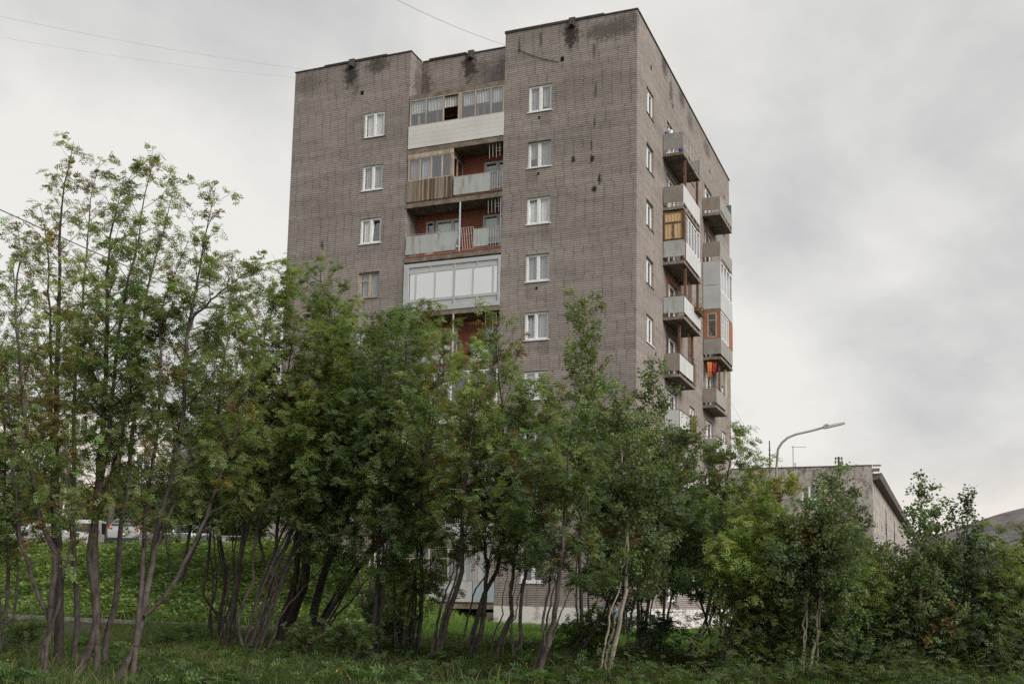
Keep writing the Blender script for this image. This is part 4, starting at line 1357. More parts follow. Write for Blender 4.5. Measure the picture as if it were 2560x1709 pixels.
# mast, antenna and insulator post on that roof
mb = MB()
p = at(1924.5, 1170, 119)
mb.tube([p - np.array([0, 0, 0.5]), p + np.array([0, 0, 3.0])], [0.09, 0.06], 6)
for i in range(4):
    mb.bar(p + np.array([-0.16, 0, 0.5 + 0.5 * i]), p + np.array([0.16, 0, 0.5 + 0.5 * i]), 0.03, 4)
tag(mb.build('roof_mast', M_DARKST), 'thin dark mast with rungs on the panel block roof, left of the street lamp', 'mast')
mb = MB()
p = at(1983, 1166, 119.5)
mb.tube([p - np.array([0, 0, 0.5]), p + np.array([0, 0, 2.25])], 0.035, 5)
mb.bar(p + np.array([-0.15, 0, 2.15]), p + np.array([1.35, 0.3, 2.15]), 0.02, 4)
for i in range(6):
    mb.bar(p + np.array([0.1 + 0.23 * i, 0.02 + 0.05 * i - 0.3, 2.15]), p + np.array([0.1 + 0.23 * i, 0.02 + 0.05 * i + 0.3, 2.15]), 0.012, 4)
mb.tube([p + np.array([0.2, 0, -0.4]), p + np.array([0.2, 0, 0.42])], 0.05, 5)
tag(mb.build('television_antenna', M_DARKST), 'thin television antenna with a side boom on the panel block roof', 'antenna')
mb = MB()
p = at(2097, 1163, 118.5)
mb.tube([p - np.array([0, 0, 0.5]), p + np.array([0, 0, 0.95])], 0.11, 6)
for zz, w_ in ((0.85, 0.32), (0.45, 0.36)):
    mb.bar(p + np.array([-w_, 0, zz]), p + np.array([w_, 0, zz - 0.1]), 0.04, 5)
    for sgn in (-1, 1):
        mb.tube([p + np.array([sgn * w_, 0, zz - 0.25]), p + np.array([sgn * w_, 0, zz + 0.05])], 0.075, 6)
tag(mb.build('insulator_post', M_DARKST), 'short dark post with insulators on the panel block roof corner', 'post')

# block far to the left, seen in glimpses through the crowns
pl = at(-60, 980, 105)
pr_ = at(435, 1035, 114)
ang = math.atan2(pr_[1] - pl[1], pr_[0] - pl[0])
lb = empty('distant_block', (pr_[0], pr_[1], 0), ang)
tag(lb, 'pale five storey block with a dark overhanging roof behind the tall trees at the left', 'building')
mb = MB()
G = lambda u, o, z: (-u, -o, z)
holes = [(2.0 + 3.1 * i, 3.5 + 3.1 * i, 20.1 - 2.7 - 3.0 * r, 20.1 - 1.2 - 3.0 * r) for i in range(13) for r in range(5)]
facade(mb, G, 0, 44, 2, 20.1, holes, 0.15)
mb.add([(0, 0, 2), (0, 12, 2), (0, 12, 20.1), (0, 0, 20.1)], [(0, 1, 2, 3)])
mb.add([(-44, 0, 2), (-44, 12, 2), (-44, 12, 20.1), (-44, 0, 20.1)], [(0, 1, 2, 3)])
mb.build('wall', M_PLINTH, lb)
MB().box(-44.5, 0.7, -0.9, 12.5, 20.1, 20.55).build('roof', M_FLASH, lb)
for h in holes:
    mb = MB()
    for b in ((h[0], h[0] + 0.1, h[2], h[3]), (h[1] - 0.1, h[1], h[2], h[3]), ((h[0] + h[1]) / 2 - 0.06, (h[0] + h[1]) / 2 + 0.06, h[2], h[3])):
        mb.fbox(G, b[0], b[1], -0.14, -0.07, b[2], b[3])
    f_ = mb.build('window', M_PVC, lb)
    MB().add([G(h[0], -0.12, h[2]), G(h[1], -0.12, h[2]), G(h[1], -0.12, h[3]), G(h[0], -0.12, h[3])], [(0, 1, 2, 3)]).build('pane', M_CARGLASSY, f_)

# ------------------------------------------------------------------ street lamp
lp = at(1940, 1300, 55)
lamp = empty('street_lamp', (lp[0], lp[1], 0.4))
tag(lamp, 'tall street lamp with a long curved arm in front of the panel block', 'street lamp')
Lz = lambda px, py: at(px, py, 55) - np.array([lp[0], lp[1], 0.4])
top = Lz(1941, 1172)
MB().tube([(0, 0, 0), (0.0, 0, 3), top - np.array([0, 0, 0.6])], [0.15, 0.14, 0.12], 10).build('pole', M_GALV, lamp, True)
mb = MB()
mb.tube([top - np.array([0, 0, 1.9]), top - np.array([0, 0, 0.5])], 0.19, 10)
mb.box(top[0] - 0.5, top[0] + 0.4, top[1] - 0.07, top[1] + 0.07, top[2] - 0.72, top[2] - 0.64)
for i in range(3):
    mb.box(top[0] - 0.26, top[0] + 0.30, top[1] - 0.24, top[1] + 0.05, top[2] - 1.2 - 0.2 * i, top[2] - 1.12 - 0.2 * i)
mb.build('collar', M_RUST, lamp)
arm = [top - np.array([0, 0, 0.62]), top, Lz(1945, 1122), Lz(1955, 1106), Lz(1970, 1093), Lz(1990, 1085), Lz(2030, 1076), Lz(2062, 1067)]
P = np.array(arm)
t_ = np.linspace(0, 1, 40)
s_ = np.linspace(0, 1, len(P))
P = np.stack([np.interp(t_, s_, P[:, i]) for i in range(3)], -1)
MB().tube(P, 0.058, 8).build('arm', M_GALV, lamp, True)
h0, h1 = Lz(2060, 1068), Lz(2112, 1057)
mb = MB()
dv = h1 - h0
mb.hexa([h0 + (0, -0.12, -0.07), h1 + (0, -0.09, -0.05), h1 + (0, 0.09, -0.05), h0 + (0, 0.12, -0.07), h0 + (0, -0.10, 0.07), h1 + (0, -0.06, 0.05), h1 + (0, 0.06, 0.05), h0 + (0, 0.10, 0.07)])
mb.build('lamp_head', M_GALV, lamp)
hc = h0 + dv * 0.08
MB().hexa([hc + (-0.1, -0.13, 0.075), hc + (0.16, -0.13, 0.085), hc + (0.16, 0.13, 0.085), hc + (-0.1, 0.13, 0.075), hc + (-0.07, -0.10, 0.15), hc + (0.13, -0.10, 0.17), hc + (0.13, 0.10, 0.17), hc + (-0.07, 0.10, 0.15)]).build('lamp_fitting', M_LAMPG, lamp)

# poles behind the trees at the left
for (b, t2, r0_, lab) in (((268, 1318, 63), (327, 905, 63), 0.2, 'leaning brown concrete pole behind the grey hatchback and the tall rowans'),
                          ((150, 1262, 66), (170, 1040, 66), 0.15, 'slim brown pole standing behind the silver car at the left')):
    p0, p1 = at(*b), at(*t2)
    p0[2] = 3.6
    r_ = empty('utility_pole', tuple(p0))
    tag(r_, lab, 'utility pole')
    MB().tube([(0, 0, 0), p1 - p0], [r0_, r0_ * 0.7], 10).build('pole', M_POLEC, r_, True)
    q_ = p1 - p0
    mb = MB()
    mb.box(q_[0] - 0.7, q_[0] + 0.7, q_[1] - 0.05, q_[1] + 0.05, q_[2] - 0.5, q_[2] - 0.38)
    mb.build('crossarm', M_RUST, r_)
    mb = MB()
    for dx in (-0.6, 0.6):
        mb.tube([q_ + (dx, 0, -0.375), q_ + (dx, 0, -0.2)], 0.05, 6)
    mb.build('insulator', M_LAMPG, r_)

# ------------------------------------------------------------------ cables
def cable(pts, r, label, m=M_WIRE, sag=0.0, group=None):
    P = np.array([at(*p) for p in pts]) if len(pts[0]) == 3 and not isinstance(pts[0], np.ndarray) else np.array(pts)
    t_ = np.linspace(0, 1, 48)
    s_ = np.linspace(0, 1, len(P))
    Q = np.stack([np.interp(t_, s_, P[:, i]) for i in range(3)], -1)
    Q[:, 2] -= sag * 4 * t_ * (1 - t_)
    o = MB().tube(Q, r, 5).build('overhead_cable', m, None, True)
    return tag(o, label, 'cable', group)


W = lambda x, y, z: np.array([x, y, z], float)
cable([at(-300, 385, 40), W(BL, 0.05, 15.2)], 0.022, 'thick black overhead cable slanting across the tall rowans at the left, upper of two', sag=0.15)
cable([at(-300, 412, 40), W(BL, 0.05, 14.3)], 0.012, 'thin black overhead cable slanting just below the thick one at the left', sag=0.15)
cable([at(-250, -15, 46), W(-17.2, 0.6, ZR + 0.1)], 0.005, 'faint grey wire from the upper left to the left parapet, higher of two', M_WIREG, 0.3)
cable([at(-250, 45, 46), W(BL, 0.6, ZR + 0.02)], 0.004, 'faint grey wire from the upper left to the left roof corner, lower of two', M_WIREG, 0.3)
cable([at(860, -70, 38), W(-5.92, -0.04, 28.4), W(-3.79, -0.02, 27.3)][0:1] + [W(-6.0, -0.06, 28.35)], 0.009, 'grey wire coming from the top edge down to the front of the right wing', M_WIREG, 0.25)
cable([W(-5.98, -0.03, 28.33), W(-4.9, -0.03, 27.78), W(-3.82, -0.03, 27.3)], 0.015, 'dark cable stapled across the brick below the parapet, ending at a vent hole', M_WIRE, 0.06)
cable([at(1946, 1222, 55), at(2236, 1352, 46)], 0.012, 'pale wire running down right from the lamp collar, upper of the pair', M_WIREG, 0.12)
cable([at(1943, 1228, 55), at(2236, 1357, 46)], 0.012, 'pale wire running down right from the lamp collar, lower of the pair', M_WIREG, 0.14)
cable([at(2500, 1360, 32), at(2660, 1312, 30)], 0.012, 'black wire crossing the far hill at the right edge', M_WIRE, 0.02)
cable([W(0.05, BD - 0.2, 14.5), at(1939, 1180, 55)], 0.007, 'hair thin grey wire from the tower corner to the street lamp', M_WIREG, 0.15)

# ------------------------------------------------------------------ car park and cars
CARZ = 4.22
lot = quads_mesh('car_park', np.array([[-70, -4.2, 4.13], [-19.5, -4.2 + 5, 4.13], [-19.5, 60, 4.14], [-70, 60, 4.14]]), np.array([[0, 1, 2, 3]]), M_LOT)
tag(lot, 'asphalt car park above the green slope', kind='structure')


def car(name, label, loc, rz, body, kind='suv', scale=1.0):
    """car whose nose points to local +y; rear at y = -2.2"""
    root = empty(name, loc, rz)
    tag(root, label, 'car', 'cars parked above the green slope')
    hgt = {'suv': 1.66, 'van': 1.86, 'hatch': 1.5}[kind]
    W_ = {'suv': 0.91, 'van': 0.86, 'hatch': 0.88}[kind]
    # stations along y: (y, z bottom, z belt, half width belt, z roof, half width roof)
    if kind == 'van':
        st = [(-2.2, .42, .95, W_ - .06, 1.02, W_ - .09), (-2.12, .3, 1.0, W_, 1.74, W_ - .12), (-1.7, .28, 1.0, W_, hgt, W_ - .12), (0.6, .28, 1.0, W_, hgt, W_ - .12), (1.2, .28, 1.0, W_, 1.3, W_ - .16), (1.5, .28, .98, W_, 1.02, W_ - .1), (2.05, .3, .86, W_ - .06, .9, W_ - .14), (2.2, .42, .6, W_ - .16, .64, W_ - .2)]
    else:
        st = [(-2.25, .42, .92, W_ - .10, .96, W_ - .14), (-2.18, .32, 1.0, W_ - .03, 1.06, W_ - .07), (-1.98, .27, 1.02, W_, 1.36, W_ - .18), (-1.55, .27, 1.02, W_, hgt - .03, W_ - .24), (-0.4, .27, 1.0, W_, hgt, W_ - .25), (0.25, .27, .99, W_, hgt - .06, W_ - .26),
              (1.05, .27, .98, W_, 1.05, W_ - .12), (1.9, .3, .88, W_ - .05, .92, W_ - .12), (2.2, .42, .6, W_ - .16, .64, W_ - .2)]
    mb = MB()
    vs = []
    for (y, zb, zl, wl, zr, wr) in st:
        vs += [(-wl + .06, y, zb), (-wl, y, (zb + zl) / 2), (-wl, y, zl), (-wr, y, zr - .04), (-wr + .12, y, zr), (wr - .12, y, zr), (wr, y, zr - .04), (wl, y, zl), (wl, y, (zb + zl) / 2), (wl - .06, y, zb)]
    n_ = 10
    fs = []
    for i in range(len(st) - 1):
        for j in range(n_):
            fs.append((i * n_ + j, i * n_ + (j + 1) % n_, (i + 1) * n_ + (j + 1) % n_, (i + 1) * n_ + j))
    fs.append(tuple(range(n_ - 1, -1, -1)))
    fs.append(tuple((len(st) - 1) * n_ + i for i in range(n_)))
    mb.add(vs, fs)
    o = mb.build('body', body, root, True)
    bv = o.modifiers.new('bevel', 'BEVEL')
    bv.width, bv.segments, bv.limit_method = 0.04, 2, 'ANGLE'
    # rear window following the tail
    r0, r1 = (st[1], st[3]) if kind != 'van' else (st[0], st[1])
    a, b = st[2 if kind != 'van' else 0], st[3 if kind != 'van' else 1]
    f0, f1 = 0.12, 0.88
    L_ = lambda A, B, f: tuple(A[i] + (B[i] - A[i]) * f for i in range(6))
    if kind == 'van':
        q_ = [(-W_ + .2, -2.17, 1.12), (W_ - .2, -2.17, 1.12), (W_ - .24, -2.125, 1.62), (-W_ + .24, -2.125, 1.62)]
        mb = MB().hexa([tuple(np.add(p, (0, 0.02, 0))) for p in q_] + [tuple(np.add(p, (0, -0.02, 0))) for p in q_])
    else:
        A, B = L_(st[1], st[2], 0.55), L_(st[2], st[3], 0.75)
        q_ = [(-A[5] + .08, A[0] - .03, A[4] + .02), (A[5] - .08, A[0] - .03, A[4] + .02), (B[5] - .08, B[0] - .035, B[4] + .0), (-B[5] + .08, B[0] - .035, B[4] + .0)]
        mb = MB().hexa([tuple(np.add(p, (0, 0.05, -0.03))) for p in q_] + [tuple(np.add(p, (0, -0.012, 0.008))) for p in q_])
    mb.build('rear_window', M_CARGL, root)
    # side windows, one strip each side split by the pillar
    for sx in (-1, 1):
        for (ya, yb) in ((-1.5, -0.62), (-0.54, 0.30)):
            q_ = []
            for y, top_ in ((ya, 0), (yb, 0), (yb - (0.0 if ya < -1 else 0.12), 1), (ya + (0.12 if ya < -1 else 0.0), 1)):
                zl = 1.05
                zt = hgt - 0.16
                wl, wt = W_ + 0.006, W_ - 0.20 if kind != 'van' else W_ - .085
                q_.append((sx * (wt if top_ else wl - 0.012), y, zt if top_ else zl))
            MB().hexa([tuple(np.add(p, (-sx * 0.05, 0, 0))) for p in q_] + [tuple(np.add(p, (sx * 0.012, 0, 0))) for p in q_]).build('side_window', M_CARGL, root)
        # tail light wrapping the corner
        if kind == 'suv':
            zc0, zc1 = 0.82, 1.16
        elif kind == 'van':
            zc0, zc1 = 0.85, 1.25
        else:
            zc0, zc1 = 0.86, 1.0
        wd = 0.30 if kind != 'hatch' else 0.52
        x1 = sx * (W_ - 0.03)
        x0 = sx * (W_ - wd)
        MB().hexa([(x0, -2.24, zc0 + .03), (x1, -2.16, zc0), (x1 + sx * .035, -1.86, zc0 + .06), (x0, -2.0, zc0 + .03), (x0, -2.24, zc1 - .03), (x1, -2.13, zc1), (x1 + sx * .03, -1.86, zc1 - .02), (x0, -2.0, zc1 - .03)]).build('tail_light', M_TAIL, root)
        MB().hexa([(sx * (W_ - 0.02), 0.38, 1.0), (sx * (W_ + 0.18), 0.40, 1.02), (sx * (W_ + 0.18), 0.52, 1.02), (sx * (W_ - 0.02), 0.52, 1.0),
                   (sx * (W_ - 0.02), 0.38, 1.14), (sx * (W_ + 0.16), 0.40, 1.16), (sx * (W_ + 0.16), 0.50, 1.16), (sx * (W_ - 0.02), 0.52, 1.14)]).build('mirror', body, root)
        for yw in (-1.35, 1.35):
            wh = MB()
            prof = [(0.30, -0.11), (0.33, -0.09), (0.33, 0.09), (0.30, 0.11), (0.2, 0.112)]
            vs, fs = [], []
            for r_, xo in prof:
                for i in range(20):
                    an = 2 * math.pi * i / 20
                    vs.append((sx * (W_ - 0.12 + xo), yw + r_ * math.cos(an), 0.33 + r_ * math.sin(an)))
            for j in range(len(prof) - 1):
                for i in range(20):
                    fs.append((j * 20 + i, j * 20 + (i + 1) % 20, (j + 1) * 20 + (i + 1) % 20, (j + 1) * 20 + i))
            wo = wh.add(vs, fs).build('wheel', M_TYRE, root, True)
            rm = MB()
            vs = [(sx * (W_ - 0.005), yw + 0.21 * math.cos(2 * math.pi * i / 20), 0.33 + 0.21 * math.sin(2 * math.pi * i / 20)) for i in range(20)]
            rm.add(vs + [(sx * (W_ - 0.03), yw, 0.33)], [(i, (i + 1) % 20, 20) for i in range(20)])
            rm.build('rim', M_RIM, wo)
    MB().box(-W_ + 0.08, W_ - 0.08, -2.3, -2.1, 0.34, 0.58).build('rear_bumper', M_PLAST if kind == 'suv' else body, root)
    MB().hexa([(-0.26, -2.262, .72), (0.26, -2.262, .72), (0.26, -2.2, .72), (-0.26, -2.2, .72), (-0.26, -2.252, .83), (0.26, -2.252, .83), (0.26, -2.2, .83), (-0.26, -2.2, .83)]).build('number_plate', M_WHITEPL, root)
    mb = MB()
    if kind == 'suv':
        for sx in (-1, 1):
            mb.tube([(sx * (W_ - .33), -1.4, hgt - .02), (sx * (W_ - .33), -1.3, hgt + .05), (sx * (W_ - .33), 0.0, hgt + .05), (sx * (W_ - .33), 0.12, hgt - .03)], 0.018, 6)
        mb.build('roof_rail', M_PLAST, root)
    elif kind == 'hatch':
        mb.hexa([(-.62, -2.05, 1.37), (.62, -2.05, 1.37), (.6, -1.5, hgt - .05), (-.6, -1.5, hgt - .05), (-.62, -2.05, 1.41), (.62, -2.05, 1.41), (.6, -1.5, hgt + .0), (-.6, -1.5, hgt + .0)])
        mb.build('spoiler', body, root)
    return root


def vdir(px, d):
    p = at(px, 1373, d)
    v = p - CAM
    return p, math.atan2(-v[0], v[1])


for (px, d, dr, nm, lab, m_, kd) in ((8, 65, -0.45, 'parked_car', 'pale grey car half cut by the left edge behind the leafiest rowan', M_SILVER, 'suv'),
                                     (105, 63, -0.75, 'parked_car', 'silver hatchback with a long thin red tail light parked leftmost above the green slope', M_SILVER, 'hatch'),
                                     (238, 66, -0.35, 'parked_van', 'white boxy estate car parked between the silver and the grey cars above the slope', M_WHITEC, 'van'),
                                     (330, 61.5, -0.22, 'parked_car', 'grey sport utility car with big red tail lights seen from behind above the slope', M_GREYC, 'suv'),
                                     (445, 62, 1.7, 'parked_car', 'dull grey green car parked broadside, rightmost above the green slope', M_GREENC, 'hatch')):
    p, rz = vdir(px, d)
    car(nm, lab, (p[0], p[1], CARZ - 0.06), rz + dr, m_, kd)

# handrail beside the car park
p0, p1 = at(492, 1338, 60), at(660, 1342, 58)
fe = empty('metal_fence', tuple(p0 * [1, 1, 0] + [0, 0, 4.0]))
tag(fe, 'low metal pipe fence with thin posts beside the car park near the tower', 'fence')
q0 = p0 * [1, 1, 0] + [0, 0, 4.0]
dv = p1 - p0
MB().bar(p0 - q0, p1 - q0, 0.04, 6).build('top_rail', M_RAIL, fe)
for i in range(5):
    b = p0 + dv * (i / 4) - q0
    MB().bar((b[0], b[1], -0.3), (b[0], b[1], b[2]), 0.035, 6).build('post', M_DARKST, fe)

# ------------------------------------------------------------------ vegetation
def resample(P, n):
    P = np.asarray(P, float)
    if len(P) == 2:
        return P[0] + (P[1] - P[0]) * np.linspace(0, 1, n)[:, None]
    Q = np.vstack([2 * P[0] - P[1], P, 2 * P[-1] - P[-2]])
    seg = np.linalg.norm(np.diff(P, axis=0), axis=1)
    cum = np.concatenate([[0], np.cumsum(seg)])
    out = []
    for s_ in np.linspace(0, cum[-1], n):
        i = min(len(seg) - 1, max(0, np.searchsorted(cum, s_) - 1))
        t_ = (s_ - cum[i]) / (seg[i] + 1e-9)
        p0, p1, p2, p3 = Q[i:i + 4]
        out.append(0.5 * (2 * p1 + (p2 - p0) * t_ + (2 * p0 - 5 * p1 + 4 * p2 - p3) * t_ ** 2 + (3 * p1 - p0 - 3 * p2 + p3) * t_ ** 3))
    return np.array(out)


def norm(v):
    return v / (np.linalg.norm(v, axis=-1, keepdims=True) + 1e-9)


class Tubes:
    """many tubes in one mesh"""
    def __init__(self):
        self.v, self.f, self.n = [], [], 0

    def add(self, P, rad, n):
        v, f = tube_arrays(P, rad, n)
        self.v.append(v)
        self.f.append(f + self.n)
        self.n += len(v)

    def build(self, name, m, parent):
        return quads_mesh(name, np.concatenate(self.v), np.concatenate(self.f), m, parent, smooth=True)


ROWAN = dict(ang=(38, 62), per_m=6.0, twig=0.16, kind='rowan')
BIRCH = dict(ang=(35, 60), per_m=9.0, twig=0.095, kind='birch')


def rowan_leaves(p, d, L, col, name, parent):
    """pinnate leaves: three pairs of leaflets and an end one, arching over"""
    n = len(p)
    d = norm(d)
    nrm = rng.normal(0, 0.45, (n, 3)) + np.array([0, 0, 1.0])
    s_ = norm(np.cross(d, nrm))
    nn_ = norm(np.cross(s_, d))
    L = (L * rng.uniform(0.75, 1.2, n))[:, None]
    V = []
    droop = rng.uniform(0.2, 0.75, n)[:, None]

    def pt(t_):
        return p + d * L * t_ - np.array([0, 0, 1.0]) * L * droop * t_ * t_
    for t_ in (0.30, 0.55, 0.80):
        b = pt(t_)
        for sg in (-1, 1):
            ax = norm(s_ * sg * 0.88 + d * 0.45 - np.array([0, 0, 0.25]))
            ll = L * 0.40
            wv = norm(np.cross(ax, nn_)) * L * 0.075
            V.append(np.stack([b, b + ax * ll * 0.45 + wv, b + ax * ll, b + ax * ll * 0.45 - wv], 1))
    b = pt(0.85)
    ax = norm(d - np.array([0, 0, 0.4]) * droop)
    wv = s_ * L * 0.075
    V.append(np.stack([b, b + ax * L * 0.18 + wv, b + ax * L * 0.4, b + ax * L * 0.18 - wv], 1))
    V = np.stack(V, 1)                                   # n,7,4,3
    nf = n * 7
    cols = np.repeat(col, 7, axis=0) * rng.uniform(0.85, 1.15, (nf, 1))
    return quads_mesh(name, V.reshape(-1, 3), np.arange(nf * 4).reshape(nf, 4), M_LEAF, parent, cols)


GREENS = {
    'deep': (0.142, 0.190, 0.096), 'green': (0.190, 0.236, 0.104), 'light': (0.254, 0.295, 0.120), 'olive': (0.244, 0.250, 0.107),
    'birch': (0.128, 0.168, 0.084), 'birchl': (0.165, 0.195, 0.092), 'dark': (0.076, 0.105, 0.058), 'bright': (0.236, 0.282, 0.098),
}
AUTUMN = np.array([(0.19, 0.105, 0.05), (0.25, 0.19, 0.06), (0.15, 0.10, 0.05)])


LSCALE = 1.5
NSCALE = {'rowan': 2.6, 'birch': 3.4}


def tree(name, label, stems, spec, n_leaf, Lmax, tint, t0=0.25, r0=0.06, autumn=0.03, barkm=None, leaf=0.19, lean=(0, 0, 0), group=None, cat='tree', prof_top=0.28, tip=True, ang=None, fine=True):
    """stems: list of (world polyline, base radius, crown start) ; crown grown on side branches"""
    base = stems[0][0][0]
    root = empty(name, tuple(base))
    tag(root, label, cat, group)
    base = np.asarray(base)
    lean = np.asarray(lean, float)
    LP, LD, LB = [], [], []
    bid = 0
    Lmax = Lmax * LSCALE
    n_leaf = int(n_leaf * NSCALE[spec['kind']])
    for (P, rb, ts) in stems:
        br = Tubes()
        Q = resample(np.asarray(P) - base, 26)
        wob = rng.normal(0, 0.012, Q.shape)
        wob[0] = 0
        Q = Q + wob * np.array([1, 1, 0.2])
        tt = np.linspace(0, 1, 26)
        rad = np.maximum(rb * (1 - tt) ** 0.75, 0.005)
        if rb > 0.05:
            rad[0] *= 1.25
        st = Tubes()
        Q2 = np.vstack([Q[0] - np.array([0, 0, 0.25]), Q]) if ts[1] else Q
        rd2 = np.concatenate([[rad[0] * 1.2], rad]) if ts[1] else rad
        st.add(Q2, rd2, 9 if rb > 0.03 else 7)
        st.build('trunk', barkm or M_ROWAN, root)
        seg = np.linalg.norm(np.diff(Q, axis=0), axis=1).sum()
        start = ts[0]
        nb = max(4, int(seg * (1 - start) * spec['per_m']))
        az0 = rng.uniform(0, 6.28)
        for i in range(nb):
            f = start + (1 - start) * (i + rng.uniform(0, 1)) / nb
            f = min(f, 0.985)
            x = f * 25
            i0 = min(24, int(x))
            p = Q[i0] + (Q[i0 + 1] - Q[i0]) * (x - i0)
            ax = norm(Q[min(25, i0 + 1)] - Q[max(0, i0 - 1)])
            g = (f - start) / (1 - start)
            if spec['kind'] == 'birch':
                prof = (0.6 + 0.4 * min(1, g / 0.15)) * (prof_top + (1 - prof_top) * (1 - max(0, (g - 0.15) / 0.85)) ** 0.9)
            else:
                prof = (0.55 + 0.45 * min(1, g / 0.3)) * (1 - (1 - prof_top) * max(0, (g - 0.3) / 0.7) ** 1.2)
            L = Lmax * prof * rng.uniform(0.55, 1.15)
            an = R(rng.uniform(*(ang or spec['ang'])))
            az = az0 + i * 2.4 + rng.normal(0, 0.4)
            h1 = norm(np.cross(ax, [0.3, 0.9, 0.1]))
            h2 = np.cross(ax, h1)
            hd_ = h1 * math.cos(az) + h2 * math.sin(az)
            d = norm(ax * math.cos(an) + hd_ * math.sin(an) + lean * 0.6)
            ns = 7
            s_ = np.linspace(0, 1, ns)[:, None]
            curve = (np.array([0, 0, 0.22]) + lean * 0.25) if spec['kind'] == 'rowan' else np.array([0, 0, 0.05]) + lean * 0.2
            B = p + d * L * s_ + curve * L * s_ ** 2 + rng.normal(0, 0.02 * L, (ns, 3)) * s_
            rbr = max(0.004, min(0.5 * rad[i0], 0.012 * L + 0.003))
            br.add(B, np.linspace(rbr, 0.003, ns), 4)
            bid += 1
            # twigs
            m_ = max(2, int(L / spec['twig']))
            k = np.sort(rng.uniform(0.18, 1.0, m_))
            xi = k * (ns - 1)
            ii = np.minimum(ns - 2, xi.astype(int))
            tp = B[ii] + (B[ii + 1] - B[ii]) * (xi - ii)[:, None]
            td = norm(B[ii + 1] - B[ii])
            side = norm(rng.normal(0, 1, (m_, 3)) * np.array([1, 1, 0.55]))
            td = norm(td * 0.75 + side * 0.75 + np.array([0, 0, 0.12 if spec['kind'] == 'rowan' else -0.08]) + lean * 0.3)
            tl = (0.14 + 0.36 * L * (1.05 - k)) * rng.uniform(0.6, 1.2, m_)
            for j in range(m_):
                if fine and tl[j] > 0.16:
                    br.add(np.stack([tp[j], tp[j] + td[j] * tl[j] * 0.55, tp[j] + td[j] * tl[j] + np.array([0, 0, 0.03 * tl[j]])]), [0.005, 0.004, 0.0025], 3)
                q_ = max(2, int(tl[j] / (0.055 if spec['kind'] == 'rowan' else 0.03)))
                u = rng.beta(2.2, 1.1, q_)[:, None] * 1.08
                LP.append(tp[j] + td[j] * tl[j] * u)
                sd = rng.normal(0, 1, (q_, 3)) * np.array([1, 1, 0.5])
                LD.append(td[j] * 0.6 + norm(sd) * 0.9 + lean * 0.4 - np.array([0, 0, 0.15]))
                LB.append(np.full(q_, bid))
        if tip:
            q_ = 14 if spec['kind'] == 'rowan' else 60
            u = rng.uniform(0.88, 1.01, q_)
            x = u * 25
            i0 = np.minimum(24, x.astype(int))
            LP.append(Q[i0] + (Q[i0 + 1] - Q[i0]) * (x - i0)[:, None])
            LD.append(norm(rng.normal(0, 1, (q_, 3))) * np.array([1, 1, 0.4]) + np.array([0, 0, 0.45]))
            LB.append(np.full(q_, 0))
        br.build('branches', M_TWIG, root)
    LP, LD, LB = np.concatenate(LP), np.concatenate(LD), np.concatenate(LB)
    n = len(LP)
    if n > n_leaf:
        s_ = rng.choice(n, n_leaf, replace=False)
    else:
        s_ = rng.choice(n, n_leaf, replace=True) if n_leaf < 3.2 * n else rng.choice(n, int(3.2 * n), replace=True)
    LP, LD, LB = LP[s_] + rng.normal(0, 0.03 if spec['kind'] == 'rowan' else 0.05, (len(s_), 3)), LD[s_], LB[s_]
    base_c = np.array(GREENS[tint])
    per_b = rng.uniform(0.72, 1.35, (bid + 2, 1)) * (1 + rng.normal(0, 0.06, (bid + 2, 3)))
    aut = rng.random(bid + 2) < autumn
    col = base_c * per_b[LB] * rng.uniform(0.8, 1.22, (len(s_), 1))
    pick = AUTUMN[rng.integers(0, 3, bid + 2)][LB]
    am = (aut[LB] & (rng.random(len(s_)) < 0.75)) | (rng.random(len(s_)) < autumn * 0.4)
    col = np.where(am[:, None], pick * rng.uniform(0.6, 1.2, (len(s_), 1)), col)
    if spec['kind'] == 'rowan':
        rowan_leaves(LP, LD, leaf, col, 'crown', root)
    else:
        leaf_quads(LP, LD + np.array([0, 0, -0.4]), leaf * 1.12, col, 'crown', root, M_LEAF, 0.3, 0.74)
    return root


def px_stem(pts, d0, amp=0.5):
    """stem drawn over the photograph at its own distance, swaying nearer or farther with height"""
    k = rng.uniform(-1, 1)
    ph = rng.uniform(0, 6)
    n = len(pts)
    return [at(x, y, d0 + amp * (k * i / n + 0.35 * math.sin(i * 0.9 + ph) * i / n)) for i, (x, y) in enumerate(pts)]


